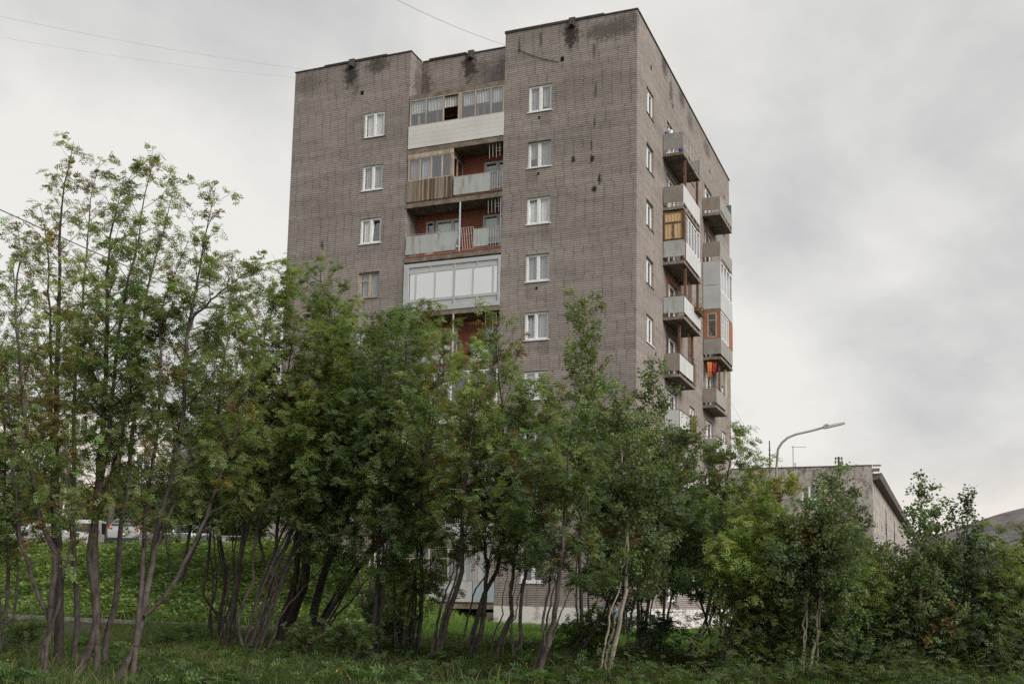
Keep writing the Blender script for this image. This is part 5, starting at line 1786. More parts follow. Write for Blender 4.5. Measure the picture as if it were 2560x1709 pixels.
def grow(name, label, stems, spec, n_leaf, Lmax, tint, d=None, widths=None, starts=None, **kw):
    """stems given as pixel polylines, the first rooted on the ground"""
    x0 = stems[0][0][0]
    if d is None or d < 27:
        if d is None:
            d, _ = on_ground(*stems[0][0])
        if 60 < x0 < 480:
            n_leaf, Lmax, fs = int(n_leaf * 1.05), Lmax * 0.80, 0.64
            kw.setdefault('leaf', 0.155)
        elif x0 < 1000:
            n_leaf, fs = int(n_leaf * 1.25), 1.04
            kw.setdefault('lean', (0.16, 0, -0.08))
        elif x0 < 1790:
            n_leaf, Lmax, fs = int(n_leaf * 1.4), Lmax * 1.1, 0.96
        elif x0 < 2130:
            n_leaf, Lmax, fs = int(n_leaf * 1.9), Lmax * 1.08, 0.55
        else:
            n_leaf, Lmax, fs = int(n_leaf * 2.6), Lmax * 0.98, 0.42
        starts = [f * fs for f in (starts or [0.3] * len(stems))]
    out = []
    stems, widths, starts = list(stems), list(widths or [12] * len(stems)), list(starts or [0.3] * len(stems))
    if x0 > 540 and d < 42 and stems[0][0][1] > 1600:
        for j in range(4 if x0 > 1790 or x0 < 1010 else 2):
            src = stems[0]
            k_ = max(3, int(len(src) * rng.uniform(0.6, 0.85)))
            b_, l_ = rng.uniform(-22, 22), rng.uniform(-15, 60)
            m_ = [(x + b_ + l_ * (i / k_) ** 1.5 - 14 * math.sin(3.1 * i / k_), y + (0 if i else rng.uniform(-8, 2))) for i, (x, y) in enumerate(src[:k_])]
            stems.append(m_)
            widths.append(widths[0] * rng.uniform(0.42, 0.62))
            starts.append(0.5 if x0 > 1790 else 0.72)
    for i, s_ in enumerate(stems):
        P = px_stem(s_, d, kw.pop('amp', 0.6) if 'amp' in kw else 0.6)
        rooted = True
        if i == 0 or s_[0][1] > 1560:
            P[0][2] = float(ground(P[0][0], P[0][1], False)) - 0.02
        else:
            rooted = False
        wd = (widths[i] if widths else 12) * d / FPX / 2
        out.append((np.array(P), wd, ((starts[i] if starts else 0.3), rooted)))
    return tree(name, label, out, spec, n_leaf, Lmax, tint, **kw)


RT, BT = 'rowan_tree', 'birch_tree'
grow(RT, 'thin dark leafy rowan at the very left edge, its stems almost hidden in leaves', [[(18, 1640), (14, 1540), (20, 1440), (16, 1330), (10, 1100), (2, 900), (-20, 700)], [(26, 1625), (40, 1500), (45, 1380), (40, 1250), (48, 1120)], [(14, 1600), (-10, 1400), (-30, 1150), (-50, 950)]],
     ROWAN, 3400, 1.15, 'green', widths=[11, 8, 9], starts=[0.28, 0.3, 0.3], autumn=0.06)
grow(RT, 'pale barked rowan with a kinked stem and low fork, leftmost of the big trunks', [[(118, 1700), (108, 1640), (125, 1560), (133, 1450), (138, 1385), (115, 1330), (92, 1270), (78, 1180), (62, 1050), (48, 900), (40, 760), (52, 640), (40, 560)], [(112, 1645), (120, 1590), (140, 1530), (158, 1440), (172, 1380), (176, 1250), (160, 1050)], [(122, 1550), (85, 1460), (65, 1390), (47, 1330), (38, 1200), (22, 1020), (12, 860)]],
     ROWAN, 2700, 1.05, 'green', widths=[19, 11, 11], starts=[0.48, 0.55, 0.5], autumn=0.14)
grow(RT, 'tall rowan with twin dark straight trunks behind the kinked pale stem', [[(152, 1610), (150, 1500), (144, 1350), (139, 1200), (140, 1050), (143, 900), (148, 700), (150, 560), (165, 450), (183, 355)], [(148, 1590), (138, 1400), (130, 1200), (127, 1000), (126, 850), (122, 700), (116, 600), (100, 510)]],
     ROWAN, 1900, 0.95, 'olive', widths=[22, 15], starts=[0.50, 0.5], autumn=0.30, barkm=M_DARKB, d=24.5)
grow(RT, 'slender rowan with one gently curved grey trunk left of the double trunk', [[(186, 1662), (192, 1560), (188, 1450), (184, 1350), (183, 1250), (186, 1000), (192, 880), (200, 800), (212, 680), (222, 560), (232, 470), (252, 400)]],
     ROWAN, 1300, 0.95, 'green', widths=[15], starts=[0.50], autumn=0.30)
grow(RT, 'biggest rowan at the left with a thick pale double trunk', [[(190, 1695), (222, 1625), (243, 1560), (238, 1450), (236, 1380), (240, 1250), (255, 1100), (266, 930), (268, 800), (268, 700), (276, 600), (292, 520), (310, 440)], [(240, 1700), (243, 1570), (230, 1450), (226, 1350), (262, 1150), (285, 950), (302, 790), (325, 680), (345, 620), (354, 520), (372, 430), (388, 385)], [(246, 1270), (275, 1190), (300, 1100), (330, 960), (300, 850)]],
     ROWAN, 2900, 1.1, 'green', widths=[23, 17, 9], starts=[0.50, 0.52, 0.35], autumn=0.07)
grow(RT, 'rowan with a single dark trunk bowed to the right of the thick double trunk', [[(267, 1672), (262, 1600), (285, 1520), (295, 1420), (300, 1330), (315, 1230), (325, 1130), (340, 1000), (348, 850), (372, 720), (398, 610), (425, 520), (438, 440)]],
     ROWAN, 1700, 1.05, 'green', widths=[16], starts=[0.45], autumn=0.10)
grow(RT, 'spreading rowan with a sweeping pale base and three stems fanning to the right', [[(282, 1704), (330, 1640), (352, 1550), (367, 1470), (382, 1390), (398, 1310), (422, 1220), (445, 1120), (460, 1000), (468, 850), (480, 780), (498, 670), (515, 580), (538, 470)], [(335, 1630), (350, 1500), (358, 1400), (362, 1300), (375, 1180), (395, 1050), (402, 900), (402, 780), (440, 680), (470, 600)],
     [(364, 1538), (420, 1480), (470, 1390), (510, 1300), (535, 1230), (558, 1170), (600, 1040), (640, 900), (655, 800)], [(462, 900), (478, 805), (520, 760), (571, 715), (640, 668)], [(380, 1400), (430, 1270), (480, 1130), (520, 1010), (540, 900), (560, 820)]],
     ROWAN, 4300, 1.05, 'green', widths=[20, 15, 12, 9, 10], starts=[0.40, 0.45, 0.45, 0.2, 0.35], autumn=0.10)
grow(RT, 'small rowan whose stem forks in a low Y just right of the sweeping trunk', [[(545, 1612), (550, 1555), (551, 1530), (562, 1490), (564, 1440), (553, 1370), (545, 1290), (538, 1180), (545, 1050), (560, 900), (590, 780), (610, 700)], [(549, 1545), (515, 1500), (509, 1470), (520, 1400), (528, 1310), (530, 1200), (500, 1060), (480, 960)]],
     ROWAN, 2600, 1.15, 'green', widths=[11, 8], starts=[0.38, 0.4], autumn=0.06)
grow(RT, 'rowan of close parallel stems between the low Y fork and the hooked J stem', [[(560, 1628), (575, 1560), (588, 1480), (598, 1410), (606, 1340), (612, 1280), (620, 1150), (640, 1000), (660, 850), (690, 740), (712, 680)], [(566, 1620), (582, 1500), (600, 1400), (618, 1320), (640, 1200), (690, 1050), (725, 900), (735, 780), (722, 680)]],
     ROWAN, 4600, 1.25, 'green', widths=[12, 11], starts=[0.33, 0.36], autumn=0.05)
grow(RT, 'rowan with a hooked J-shaped side stem at its foot, leaning right', [[(612, 1642), (628, 1605), (645, 1560), (665, 1490), (690, 1420), (722, 1345), (760, 1260), (800, 1150), (835, 1000), (855, 880), (868, 800), (872, 760)], [(618, 1622), (597, 1580), (598, 1535), (620, 1480), (637, 1440), (630, 1410), (650, 1300), (700, 1200), (760, 1080), (800, 980)]],
     ROWAN, 4800, 1.3, 'green', widths=[14, 9], starts=[0.36, 0.45], autumn=0.05, lean=(0.12, 0, -0.05))
grow(RT, 'slim rowan bent far over to the right behind the J-stemmed one', [[(640, 1642), (670, 1560), (690, 1500), (712, 1430), (745, 1350), (790, 1295), (860, 1200), (910, 1080), (945, 950), (960, 820)], [(655, 1640), (685, 1590), (700, 1540), (740, 1490), (785, 1440), (840, 1380)]],
     ROWAN, 4300, 1.35, 'deep', widths=[10, 9], starts=[0.40, 0.5], autumn=0.03, lean=(0.15, 0, -0.08))
grow(RT, 'old rowan with the darkest stout trunks slanting right over the stone kerb', [[(705, 1612), (730, 1530), (757, 1470), (766, 1400), (762, 1330), (790, 1200), (830, 1050), (845, 900), (832, 800), (808, 720), (800, 660)], [(772, 1570), (790, 1500), (815, 1420), (850, 1330), (890, 1240), (950, 1150), (1000, 1000), (1015, 880), (1005, 780)]],
     ROWAN, 6200, 1.4, 'deep', widths=[27, 24], starts=[0.36, 0.36], autumn=0.03, barkm=M_DARKB, lean=(0.1, 0, -0.05))
grow(RT, 'rowan leaning lowest to the right in front of the basement stair wall', [[(785, 1625), (805, 1560), (842, 1500), (885, 1430), (935, 1370), (1005, 1300), (1060, 1170), (1095, 1020), (1110, 880), (1096, 770)], [(800, 1590), (835, 1545), (880, 1500), (915, 1450), (960, 1420)]],
     ROWAN, 5200, 1.4, 'green', widths=[14, 8], starts=[0.42, 0.55], autumn=0.04, lean=(0.14, 0, -0.1))
grow(RT, 'upright rowan with a bushy dark lower crown in front of the loggias', [[(922, 1652), (935, 1560), (942, 1480), (945, 1400), (950, 1300), (950, 1150), (965, 1000), (985, 880), (1000, 800)]],
     ROWAN, 4200, 1.25, 'deep', widths=[13], starts=[0.22], autumn=0.02, barkm=M_DARKB)
grow(RT, 'straight rowan with pale yellow green top in front of the red loggia wall', [[(1042, 1640), (1056, 1480), (1055, 1400), (1052, 1310), (1060, 1150), (1080, 1020), (1098, 930), (1108, 845)]],
     ROWAN, 3800, 0.95, 'olive', widths=[12], starts=[0.30], autumn=0.04)
grow(RT, 'leafy sapling rowan half hiding the ground floor loggia glazing', [[(1008, 1646), (1015, 1560), (1036, 1460), (1056, 1360), (1062, 1290)], [(1000, 1640), (985, 1540), (990, 1440), (1000, 1370)]],
     ROWAN, 2400, 0.62, 'green', widths=[9, 7], starts=[0.25, 0.25], autumn=0.01)
grow(RT, 'rowan with a smooth pale stem curving up right of the loggia panels', [[(1090, 1662), (1116, 1545), (1134, 1494), (1150, 1443), (1154, 1367), (1160, 1250), (1175, 1130), (1190, 1000), (1205, 890)]],
     ROWAN, 2200, 0.85, 'green', widths=[16], starts=[0.36], autumn=0.03)
grow(RT, 'rowan with two crossed stems under the tip that hides the loggia edge', [[(1163, 1657), (1183, 1579), (1212, 1478), (1241, 1429), (1257, 1322), (1262, 1200), (1255, 1050), (1248, 920), (1240, 795)], [(1180, 1655), (1205, 1560), (1214, 1470), (1216, 1400), (1211, 1330), (1215, 1200), (1230, 1080)]],
     ROWAN, 5000, 1.0, 'green', widths=[13, 14], starts=[0.33, 0.4], autumn=0.03)
grow(RT, 'small rowan with a snaking thin stem before the first floor window', [[(1236, 1662), (1261, 1572), (1279, 1541), (1277, 1492), (1288, 1389), (1297, 1300), (1312, 1180), (1322, 1060), (1310, 985)]],
     ROWAN, 2500, 0.95, 'deep', widths=[12], starts=[0.34], autumn=0.02)
grow(RT, 'straight slim rowan just right of the first floor window', [[(1302, 1667), (1301, 1590), (1306, 1478), (1319, 1396), (1330, 1300), (1345, 1170), (1365, 1050), (1372, 975)]],
     ROWAN, 2700, 1.0, 'green', widths=[11], starts=[0.38], autumn=0.03)
grow(RT, 'rowan with a reddish trunk forking low, in front of the white plinth', [[(1335, 1702), (1352, 1660), (1375, 1590), (1388, 1523), (1400, 1440), (1405, 1380), (1412, 1280), (1420, 1150), (1432, 1040)], [(1352, 1660), (1362, 1600), (1356, 1570), (1360, 1540), (1372, 1480), (1380, 1390), (1370, 1250), (1350, 1120)]],
     ROWAN, 3200, 1.0, 'deep', widths=[17, 9], starts=[0.42, 0.45], autumn=0.02)
grow(BT, 'slender birch with a narrow pointed crown standing before the right wing of the tower', [[(1461, 1612), (1455, 1533), (1450, 1384), (1452, 1200), (1450, 1050), (1457, 900), (1462, 745)]],
     BIRCH, 12000, 1.15, 'birchl', widths=[11], starts=[0.34], leaf=0.064, barkm=M_DARKB, prof_top=0.24, autumn=0.01)
grow(BT, 'thin birch stem slanting strongly right between the plinth and the white birch', [[(1428, 1652), (1462, 1611), (1499, 1556), (1524, 1487), (1538, 1441), (1550, 1340), (1560, 1200), (1552, 1090)]],
     BIRCH, 4000, 0.8, 'birch', widths=[7], starts=[0.42], leaf=0.062, barkm=M_DARKB)
grow(BT, 'white barked birch with black knots and a crooked stem', [[(1520, 1692), (1533, 1625), (1547, 1570), (1549, 1533), (1563, 1487), (1567, 1437), (1570, 1340), (1560, 1200), (1548, 1080), (1540, 1000)]],
     BIRCH, 9500, 1.05, 'birch', widths=[13], starts=[0.36], leaf=0.062, barkm=M_BIRCH, prof_top=0.3)
grow(BT, 'birch with a pointed crown in front of the tower corner balconies', [[(1593, 1652), (1594, 1533), (1597, 1453), (1602, 1350), (1612, 1200), (1622, 1050), (1632, 905)]],
     BIRCH, 11500, 1.1, 'birch', widths=[10], starts=[0.28], leaf=0.064, barkm=M_BIRCH, prof_top=0.12)
grow(BT, 'birch with a slanted stem close beside the pointed one', [[(1603, 1652), (1613, 1567), (1622, 1505), (1631, 1441), (1655, 1300), (1690, 1170), (1720, 1080)]],
     BIRCH, 9500, 0.9, 'birch', widths=[10], starts=[0.34], leaf=0.062, barkm=M_BIRCH)
grow(RT, 'sparse rowan whose long thin twigs reach past the right edge of the tower', [[(1715, 1652), (1735, 1600), (1757, 1567), (1778, 1487), (1790, 1420), (1800, 1300), (1818, 1190), (1835, 1120), (1862, 1068)], [(1778, 1490), (1800, 1380), (1830, 1270), (1870, 1190), (1905, 1140)], [(1790, 1420), (1775, 1300), (1765, 1200), (1780, 1130)]],
     ROWAN, 1000, 0.62, 'green', widths=[10, 7, 7], starts=[0.30, 0.3, 0.3], autumn=0.05)
grow(RT, 'young dark rowan filling the gap below the right tower edge', [[(1787, 1667), (1799, 1602), (1802, 1510), (1810, 1420), (1785, 1340), (1770, 1260)], [(1800, 1560), (1830, 1450), (1850, 1340)], [(1795, 1620), (1750, 1500), (1700, 1380), (1690, 1280)]],
     ROWAN, 4200, 1.05, 'deep', widths=[9, 7, 7], starts=[0.25, 0.25, 0.25], autumn=0.02)
grow(RT, 'brightest yellow green rowan on a bundle of thin straight stems right of the tower', [[(1800, 1692), (1826, 1602), (1849, 1540), (1870, 1450), (1905, 1350), (1945, 1260), (1975, 1195)], [(1808, 1690), (1840, 1590), (1862, 1500), (1880, 1400), (1900, 1300), (1905, 1220)], [(1816, 1690), (1855, 1590), (1900, 1500), (1960, 1400), (2010, 1310)], [(1795, 1690), (1820, 1580), (1835, 1470), (1850, 1370), (1868, 1290)]],
     ROWAN, 3700, 0.74, 'bright', widths=[6, 6, 5, 5], starts=[0.35, 0.35, 0.35, 0.35], autumn=0.02, lean=(0.08, 0, -0.12))
grow(BT, 'birch with a pale lower stem and tall crown in front of the panel block', [[(2021, 1702), (2031, 1643), (2039, 1597), (2050, 1446), (2062, 1371), (2074, 1290), (2086, 1235), (2092, 1182)]],
     BIRCH, 11000, 0.95, 'birch', widths=[9], starts=[0.26], leaf=0.058, barkm=M_BIRCH, prof_top=0.25)
grow(BT, 'dark birch right behind the pale stemmed one, hiding the panel block wall', [[(2110, 1655), (2108, 1560), (2108, 1450), (2116, 1360), (2122, 1290), (2125, 1235)], [(2118, 1650), (2140, 1530), (2148, 1450), (2144, 1400)]],
     BIRCH, 11000, 0.85, 'dark', widths=[8, 7], starts=[0.24, 0.3], leaf=0.06, barkm=M_DARKB, prof_top=0.3)
grow(RT, 'fresh green rowan sapling crown below the long side of the panel block', [[(2150, 1690), (2160, 1610), (2178, 1530), (2185, 1450), (2190, 1375)], [(2156, 1690), (2190, 1600), (2225, 1530), (2240, 1450)], [(2150, 1690), (2140, 1600), (2130, 1520), (2140, 1440)]],
     ROWAN, 3000, 0.6, 'light', widths=[7, 6, 6], starts=[0.3, 0.3, 0.3], autumn=0.02)
grow(BT, 'tree with an open tufted top rising above the thicket right of the panel block', [[(2245, 1697), (2266, 1640), (2290, 1590), (2300, 1500), (2296, 1400), (2300, 1310), (2308, 1208)], [(2296, 1400), (2325, 1340), (2340, 1275)]],
     BIRCH, 8200, 0.62, 'birch', widths=[11, 6], starts=[0.30, 0.2], leaf=0.06, barkm=M_BIRCH, prof_top=0.3, autumn=0.05)
grow(BT, 'dark narrow spire shaped tree near the far hill', [[(2412, 1692), (2406, 1600), (2410, 1450), (2415, 1350), (2420, 1235)], [(2414, 1690), (2430, 1560), (2440, 1440), (2436, 1360)]],
     BIRCH, 12500, 0.78, 'dark', widths=[8, 6], starts=[0.2, 0.25], leaf=0.056, barkm=M_DARKB, prof_top=0.08, autumn=0.05)
grow(RT, 'round topped green rowan in front of the far hill', [[(2480, 1694), (2486, 1600), (2492, 1500), (2490, 1400), (2488, 1310)], [(2484, 1690), (2515, 1580), (2530, 1470), (2525, 1380)], [(2478, 1690), (2455, 1580), (2455, 1470)]],
     ROWAN, 3600, 0.6, 'green', widths=[8, 6, 6], starts=[0.25, 0.25, 0.25], autumn=0.02)
grow(BT, 'last birch cut off by the right edge', [[(2545, 1694), (2550, 1600), (2556, 1480), (2562, 1390), (2566, 1330)]],
     BIRCH, 8500, 0.7, 'birchl', widths=[8], starts=[0.22], leaf=0.06, barkm=M_BIRCH)
grow(BT, 'low dense tree between the tufted tree and the dark spire', [[(2350, 1690), (2352, 1600), (2356, 1500), (2360, 1420), (2362, 1350)], [(2346, 1690), (2320, 1570), (2318, 1460)]],
     BIRCH, 9000, 0.6, 'birchl', widths=[7, 6], starts=[0.2, 0.2], leaf=0.06, barkm=M_DARKB)
grow(RT, 'middling green rowan low between the bright rowan and the pale stemmed birch', [[(1960, 1690), (1968, 1620), (1985, 1540), (1990, 1460), (1992, 1400)], [(1950, 1690), (1925, 1600), (1915, 1520)]],
     ROWAN, 3200, 0.85, 'green', widths=[6, 6], starts=[0.3, 0.3], autumn=0.02)
# second row: trees standing behind, between the kerb and the tower or on the green slope
grow(RT, 'dark rowan clump on the green slope right of the grey green car', [[(452, 1432), (470, 1350), (490, 1250), (520, 1150), (540, 1060)], [(430, 1440), (415, 1350), (420, 1250)], [(460, 1432), (500, 1340), (540, 1260), (575, 1190)]],
     ROWAN, 3600, 2.0, 'deep', d=47, widths=[10, 8, 8], starts=[0.3, 0.3, 0.3], barkm=M_DARKB, leaf=0.24)
grow(RT, 'bushy rowan at the foot of the left wing, behind the slanting trunks', [[(690, 1470), (690, 1380), (700, 1250), (720, 1120), (735, 1000)], [(680, 1470), (650, 1350), (640, 1220), (660, 1100)], [(695, 1470), (740, 1350), (780, 1230), (800, 1130)]],
     ROWAN, 4800, 2.1, 'green', d=45, widths=[11, 9, 9], starts=[0.25, 0.25, 0.25], barkm=M_DARKB, leaf=0.24)
grow(RT, 'dense rowan close to the loggias, dark behind the front row', [[(925, 1530), (930, 1400), (940, 1250), (955, 1080), (965, 930), (972, 800)], [(915, 1530), (880, 1350), (860, 1180), (880, 1020)], [(930, 1530), (990, 1370), (1030, 1220), (1050, 1070)]],
     ROWAN, 6500, 1.8, 'deep', d=40, widths=[11, 9, 9], starts=[0.28, 0.28, 0.28], barkm=M_DARKB, leaf=0.23)
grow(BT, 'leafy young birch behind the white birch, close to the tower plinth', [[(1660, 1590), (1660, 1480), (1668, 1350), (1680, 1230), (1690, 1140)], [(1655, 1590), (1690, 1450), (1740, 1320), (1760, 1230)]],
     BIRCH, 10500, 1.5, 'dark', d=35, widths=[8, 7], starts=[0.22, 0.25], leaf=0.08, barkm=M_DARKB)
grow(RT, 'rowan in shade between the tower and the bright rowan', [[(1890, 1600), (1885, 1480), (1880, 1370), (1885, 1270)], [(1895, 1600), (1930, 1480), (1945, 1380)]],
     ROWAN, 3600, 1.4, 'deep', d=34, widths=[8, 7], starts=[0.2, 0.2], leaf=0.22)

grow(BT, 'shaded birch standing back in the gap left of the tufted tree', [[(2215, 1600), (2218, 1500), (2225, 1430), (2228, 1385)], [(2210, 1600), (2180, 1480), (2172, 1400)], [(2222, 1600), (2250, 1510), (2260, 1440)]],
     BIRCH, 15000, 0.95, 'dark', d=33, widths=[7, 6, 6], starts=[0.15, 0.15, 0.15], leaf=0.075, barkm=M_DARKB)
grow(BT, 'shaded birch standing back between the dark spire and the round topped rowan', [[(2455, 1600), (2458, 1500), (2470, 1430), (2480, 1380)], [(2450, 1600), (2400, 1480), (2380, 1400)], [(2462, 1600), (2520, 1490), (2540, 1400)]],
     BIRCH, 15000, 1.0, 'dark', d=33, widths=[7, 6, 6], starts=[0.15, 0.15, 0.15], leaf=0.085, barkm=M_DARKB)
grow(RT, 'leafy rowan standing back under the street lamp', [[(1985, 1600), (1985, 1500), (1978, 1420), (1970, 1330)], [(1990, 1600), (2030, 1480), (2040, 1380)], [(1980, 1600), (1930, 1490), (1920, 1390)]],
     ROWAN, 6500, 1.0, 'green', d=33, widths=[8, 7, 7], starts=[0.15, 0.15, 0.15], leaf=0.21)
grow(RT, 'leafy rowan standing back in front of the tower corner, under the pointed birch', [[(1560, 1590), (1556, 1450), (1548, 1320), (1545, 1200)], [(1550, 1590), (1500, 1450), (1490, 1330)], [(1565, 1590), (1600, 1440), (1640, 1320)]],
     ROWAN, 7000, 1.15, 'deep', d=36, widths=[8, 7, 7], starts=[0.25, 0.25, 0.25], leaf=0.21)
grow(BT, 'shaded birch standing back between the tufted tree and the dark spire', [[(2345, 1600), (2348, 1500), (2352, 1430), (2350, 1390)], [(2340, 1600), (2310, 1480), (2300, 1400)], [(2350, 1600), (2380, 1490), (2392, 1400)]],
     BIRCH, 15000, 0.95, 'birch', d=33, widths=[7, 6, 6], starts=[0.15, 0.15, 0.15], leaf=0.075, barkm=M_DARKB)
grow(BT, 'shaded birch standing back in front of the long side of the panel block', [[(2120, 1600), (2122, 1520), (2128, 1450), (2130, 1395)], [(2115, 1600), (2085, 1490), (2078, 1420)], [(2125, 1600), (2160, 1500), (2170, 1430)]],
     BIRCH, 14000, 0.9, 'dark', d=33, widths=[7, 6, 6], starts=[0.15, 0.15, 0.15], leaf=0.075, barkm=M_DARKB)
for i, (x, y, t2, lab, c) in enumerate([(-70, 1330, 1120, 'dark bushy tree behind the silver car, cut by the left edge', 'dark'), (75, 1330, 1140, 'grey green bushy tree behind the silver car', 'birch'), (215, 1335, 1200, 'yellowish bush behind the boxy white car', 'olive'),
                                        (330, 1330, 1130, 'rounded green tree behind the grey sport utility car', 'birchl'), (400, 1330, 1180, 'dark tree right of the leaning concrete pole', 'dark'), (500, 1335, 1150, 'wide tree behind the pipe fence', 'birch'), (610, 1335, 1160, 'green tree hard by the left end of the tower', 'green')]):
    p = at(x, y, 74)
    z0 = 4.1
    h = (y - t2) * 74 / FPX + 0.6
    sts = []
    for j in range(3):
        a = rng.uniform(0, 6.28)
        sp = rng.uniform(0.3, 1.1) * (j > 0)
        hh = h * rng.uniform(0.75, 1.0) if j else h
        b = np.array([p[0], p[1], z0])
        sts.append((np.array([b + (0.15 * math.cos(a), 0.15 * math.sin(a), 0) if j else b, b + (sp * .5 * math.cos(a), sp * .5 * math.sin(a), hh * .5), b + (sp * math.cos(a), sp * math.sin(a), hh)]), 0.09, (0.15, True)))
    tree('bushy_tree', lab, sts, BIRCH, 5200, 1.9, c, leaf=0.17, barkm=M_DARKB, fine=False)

# shrubs of the understorey
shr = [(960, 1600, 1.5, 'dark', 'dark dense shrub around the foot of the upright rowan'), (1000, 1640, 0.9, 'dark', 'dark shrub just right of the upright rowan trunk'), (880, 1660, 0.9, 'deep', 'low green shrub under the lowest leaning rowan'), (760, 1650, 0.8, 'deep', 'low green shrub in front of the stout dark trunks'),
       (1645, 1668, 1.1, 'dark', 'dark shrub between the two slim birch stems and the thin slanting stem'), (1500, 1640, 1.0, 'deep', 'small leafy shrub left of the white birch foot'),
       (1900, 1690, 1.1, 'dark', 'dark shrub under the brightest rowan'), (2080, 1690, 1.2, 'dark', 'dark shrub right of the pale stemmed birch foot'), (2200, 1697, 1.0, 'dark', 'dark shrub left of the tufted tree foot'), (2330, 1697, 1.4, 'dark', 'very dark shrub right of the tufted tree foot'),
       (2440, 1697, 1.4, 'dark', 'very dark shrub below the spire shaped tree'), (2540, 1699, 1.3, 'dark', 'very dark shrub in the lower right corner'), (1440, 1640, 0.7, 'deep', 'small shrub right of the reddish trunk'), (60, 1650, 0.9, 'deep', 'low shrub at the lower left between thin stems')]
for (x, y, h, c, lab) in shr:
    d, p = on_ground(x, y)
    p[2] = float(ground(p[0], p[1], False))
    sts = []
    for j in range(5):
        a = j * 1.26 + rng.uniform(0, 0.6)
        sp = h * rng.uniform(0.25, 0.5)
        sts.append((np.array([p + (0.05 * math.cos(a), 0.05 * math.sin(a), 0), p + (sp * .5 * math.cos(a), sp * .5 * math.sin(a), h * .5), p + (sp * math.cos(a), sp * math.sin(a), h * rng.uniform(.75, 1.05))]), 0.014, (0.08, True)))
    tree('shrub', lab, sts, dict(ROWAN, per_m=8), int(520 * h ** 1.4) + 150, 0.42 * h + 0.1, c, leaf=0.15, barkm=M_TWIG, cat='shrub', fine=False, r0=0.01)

# ---- ground cover (stuff)
def scatter(n, xr, yr, keep=None):
    out = np.empty((0, 2))
    while len(out) < n:
        p = np.stack([rng.uniform(*xr, n), rng.uniform(*yr, n)], -1)
        if keep is not None:
            p = p[keep(p[:, 0], p[:, 1])]
        out = np.concatenate([out, p])
    return out[:n]


def blades(name, label, P, h, wd, cols, lean=0.35):
    n = len(P)
    z = ground(P[:, 0], P[:, 1]) - 0.02
    b = np.stack([P[:, 0], P[:, 1], z], -1)
    a = rng.uniform(0, 2 * np.pi, n)
    sd = np.stack([np.cos(a), np.sin(a), np.zeros(n)], -1)
    hh = (h * rng.uniform(0.5, 1.3, n))[:, None]
    ld = rng.normal(0, lean, (n, 3)) * np.array([1, 1, 0])
    up = np.array([0, 0, 1.0])
    m_ = b + up * hh * 0.55 + ld * hh * 0.35
    t_ = b + up * hh * 0.95 + ld * hh * 1.0
    wv = sd * wd * rng.uniform(0.6, 1.3, n)[:, None]
    V = np.stack([b - wv, b + wv, m_ + wv * 0.8, m_ - wv * 0.8, t_ + wv * 0.15, t_ - wv * 0.15], 1)
    i = np.arange(n)[:, None] * 6
    Q = np.stack([i + [0, 1, 2, 3], i + [3, 2, 4, 5]], 1).reshape(-1, 4)
    o = quads_mesh(name, V.reshape(-1, 3), Q, M_HERB, None, np.repeat(cols, 2, axis=0))
    return tag(o, label, kind='stuff')


def vary(c, n, lo=0.65, hi=1.35):
    return np.asarray(c) * rng.uniform(lo, hi, (n, 1)) * (1 + rng.normal(0, 0.07, (n, 3)))


def patchy(x, y, s_=1.0, off=0.0):
    return np.sin(x * 0.9 * s_ + off) * np.sin(y * 1.1 * s_ + 1.3 * off) + 0.6 * np.sin(x * 2.3 * s_ - y * 1.7 * s_ + off)


# rough grass among the trunks, before the kerb
front = lambda x, y: (y < kerb_y(x) - 0.15)
P = scatter(85000, (-14, 19), (-34, -11), lambda x, y: front(x, y) & (patchy(x, y) > -0.45) & (y > -33))
gc = np.where((patchy(P[:, 0], P[:, 1], 0.7, 2.0) > 0.2)[:, None], np.array([[0.085, 0.105, 0.038]]), np.array([[0.045, 0.066, 0.026]]))
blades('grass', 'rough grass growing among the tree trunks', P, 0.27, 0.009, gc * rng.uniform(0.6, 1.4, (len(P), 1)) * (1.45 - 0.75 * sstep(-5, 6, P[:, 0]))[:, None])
P = scatter(2500, (-12, 18), (-33, -18), front)
blades('dry_grass', 'dry straw coloured grass stems among the tree trunks', P, 0.42, 0.007, vary((0.22, 0.18, 0.08), len(P)), 0.5)
# lawn between kerb and tower
P = scatter(90000, (-9, 16), (-18.2, -0.1), lambda x, y: y > kerb_y(x) + 0.12)
blades('lawn', 'bright green lawn between the kerb and the tower', P, 0.24, 0.012, vary((0.105, 0.185, 0.042), len(P)))
# herbs of the green slope
P = scatter(70000, (-40, -6), (-15.4, 4), lambda x, y: (y > kerb_y(x) + 0.3) & (y < np.where(x < -18.5, 1.5, -0.2)) & (x < -6.5 - 0.35 * np.maximum(0, y + 9)))
zz = ground(P[:, 0], P[:, 1])
cl = 0.15 + 0.7 * np.clip(patchy(P[:, 0], P[:, 1], 1.9, 0.7) * 0.6 + 0.4, 0, 1) * (1 - 0.55 * sstep(-4.5, -1.5, P[:, 1] + 0 * P[:, 0]))
p3 = np.stack([P[:, 0], P[:, 1], zz + cl * rng.uniform(0.15, 1.0, len(P)) ** 0.6], -1)
dd = rng.normal(0, 1, (len(P), 3)) * np.array([1, 1, 0.25])
gm = patchy(P[:, 0], P[:, 1], 0.6, 4.0)[:, None]
hc_ = np.where(gm > 0.3, np.array([[0.20, 0.265, 0.085]]), np.array([[0.125, 0.185, 0.062]])) * rng.uniform(0.7, 1.35, (len(P), 1))
o = leaf_quads(p3, dd, 0.20, hc_, 'herb_slope', None, M_HERB, 0.8, 0.62)
tag(o, 'broad leaved green herbs covering the slope below the parked cars', kind='stuff')
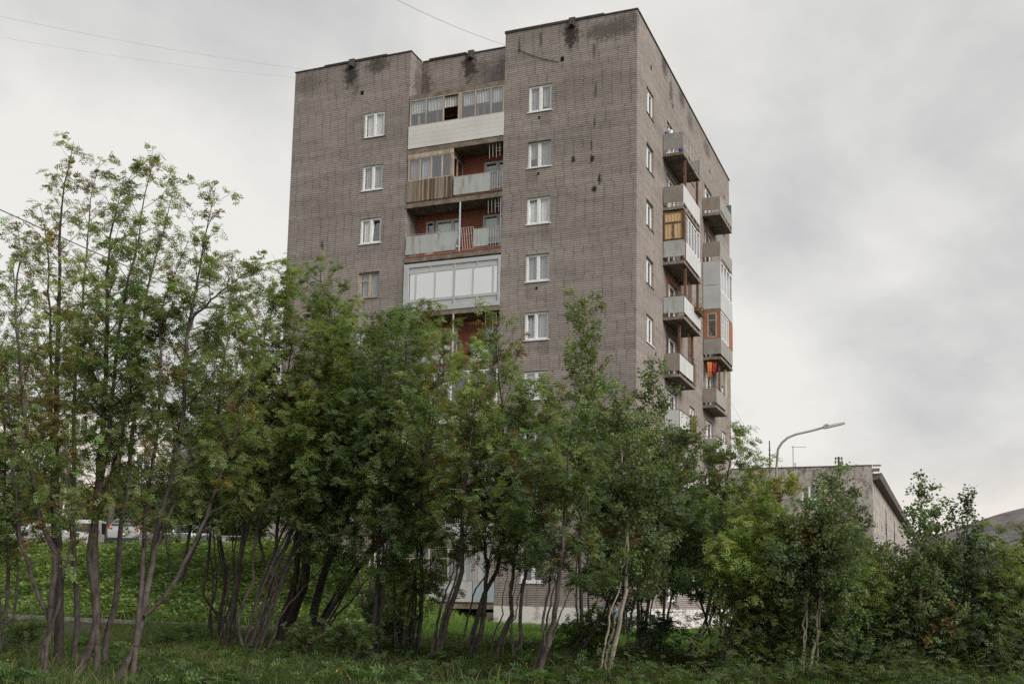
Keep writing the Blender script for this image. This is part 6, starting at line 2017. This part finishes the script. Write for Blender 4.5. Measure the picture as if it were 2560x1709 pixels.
P = scatter(45000, (-40, -6.5), (-15.4, 1), lambda x, y: (y > kerb_y(x) + 0.15) & (y < -0.2))
blades('slope_grass', 'green grass between the herbs on the slope', P, 0.42, 0.012, vary((0.15, 0.22, 0.06), len(P)))
# tangled undergrowth at the foot of the trees, thickest to the right
def under(x, y):
    dens = 0.16 + 0.84 * sstep(5.0, 9.0, x) + 0.5 * (patchy(x, y, 1.1, 3.0) > 0.6)
    return front(x, y) & (rng.random(len(x)) < dens) & (patchy(x, y, 0.9, 5.0) > -0.35) & (y > -29 + 0.0 * x)


P = scatter(15000, (-9, 19), (-27.5, -13), under)
hu = (0.3 + 0.75 * np.clip(patchy(P[:, 0], P[:, 1], 1.5, 2.2), 0, 1)) * (0.5 + 0.9 * sstep(5, 10, P[:, 0]))
p3 = np.stack([P[:, 0], P[:, 1], ground(P[:, 0], P[:, 1]) + hu * rng.uniform(0.05, 1.0, len(P))], -1)
dd = rng.normal(0, 1, (len(P), 3)) * np.array([1, 1, 0.3]) + np.array([0, 0, 0.35])
o = rowan_leaves(p3, dd, 0.19, vary((0.085, 0.115, 0.05), len(P), 0.45, 1.5), 'undergrowth', None)
tag(o, 'tangled dark undergrowth at the foot of the trees', kind='stuff')
# ferny herbs in the foreground
P = scatter(900, (-11, 17), (-32.5, -17), lambda x, y: front(x, y) & (patchy(x, y, 1.3, 1.0) > 0.35))
pp, pd, pc = [], [], []
for x, y in P:
    z0 = float(ground(x, y))
    k = rng.integers(5, 11)
    a = rng.uniform(0, 6.28, k)
    pp.append(np.stack([x + 0.03 * np.cos(a), y + 0.03 * np.sin(a), np.full(k, z0 + 0.06) + rng.uniform(0, 0.22, k)], -1))
    pd.append(np.stack([np.cos(a), np.sin(a), rng.uniform(0.2, 0.8, k)], -1))
    pc.append(np.asarray((0.075, 0.125, 0.045)) * rng.uniform(0.6, 1.3) * rng.uniform(0.85, 1.15, (k, 1)))
o = rowan_leaves(np.concatenate(pp), np.concatenate(pd), 0.30, np.concatenate(pc), 'fern_herbs', None)
tag(o, 'ferny green herbs on the ground under the trees', kind='stuff')
P = scatter(160, (-9, 17), (-31, -20), front)
z0 = ground(P[:, 0], P[:, 1])
o = leaf_quads(np.stack([P[:, 0], P[:, 1], z0 + rng.uniform(0.12, 0.35, len(P))], -1), rng.normal(0, 1, (len(P), 3)), 0.05, vary((0.55, 0.36, 0.03), len(P)), 'wild_flowers', None, M_HERB, 0.9, 0.9)
tag(o, 'tiny yellow wild flowers scattered in the grass', kind='stuff')
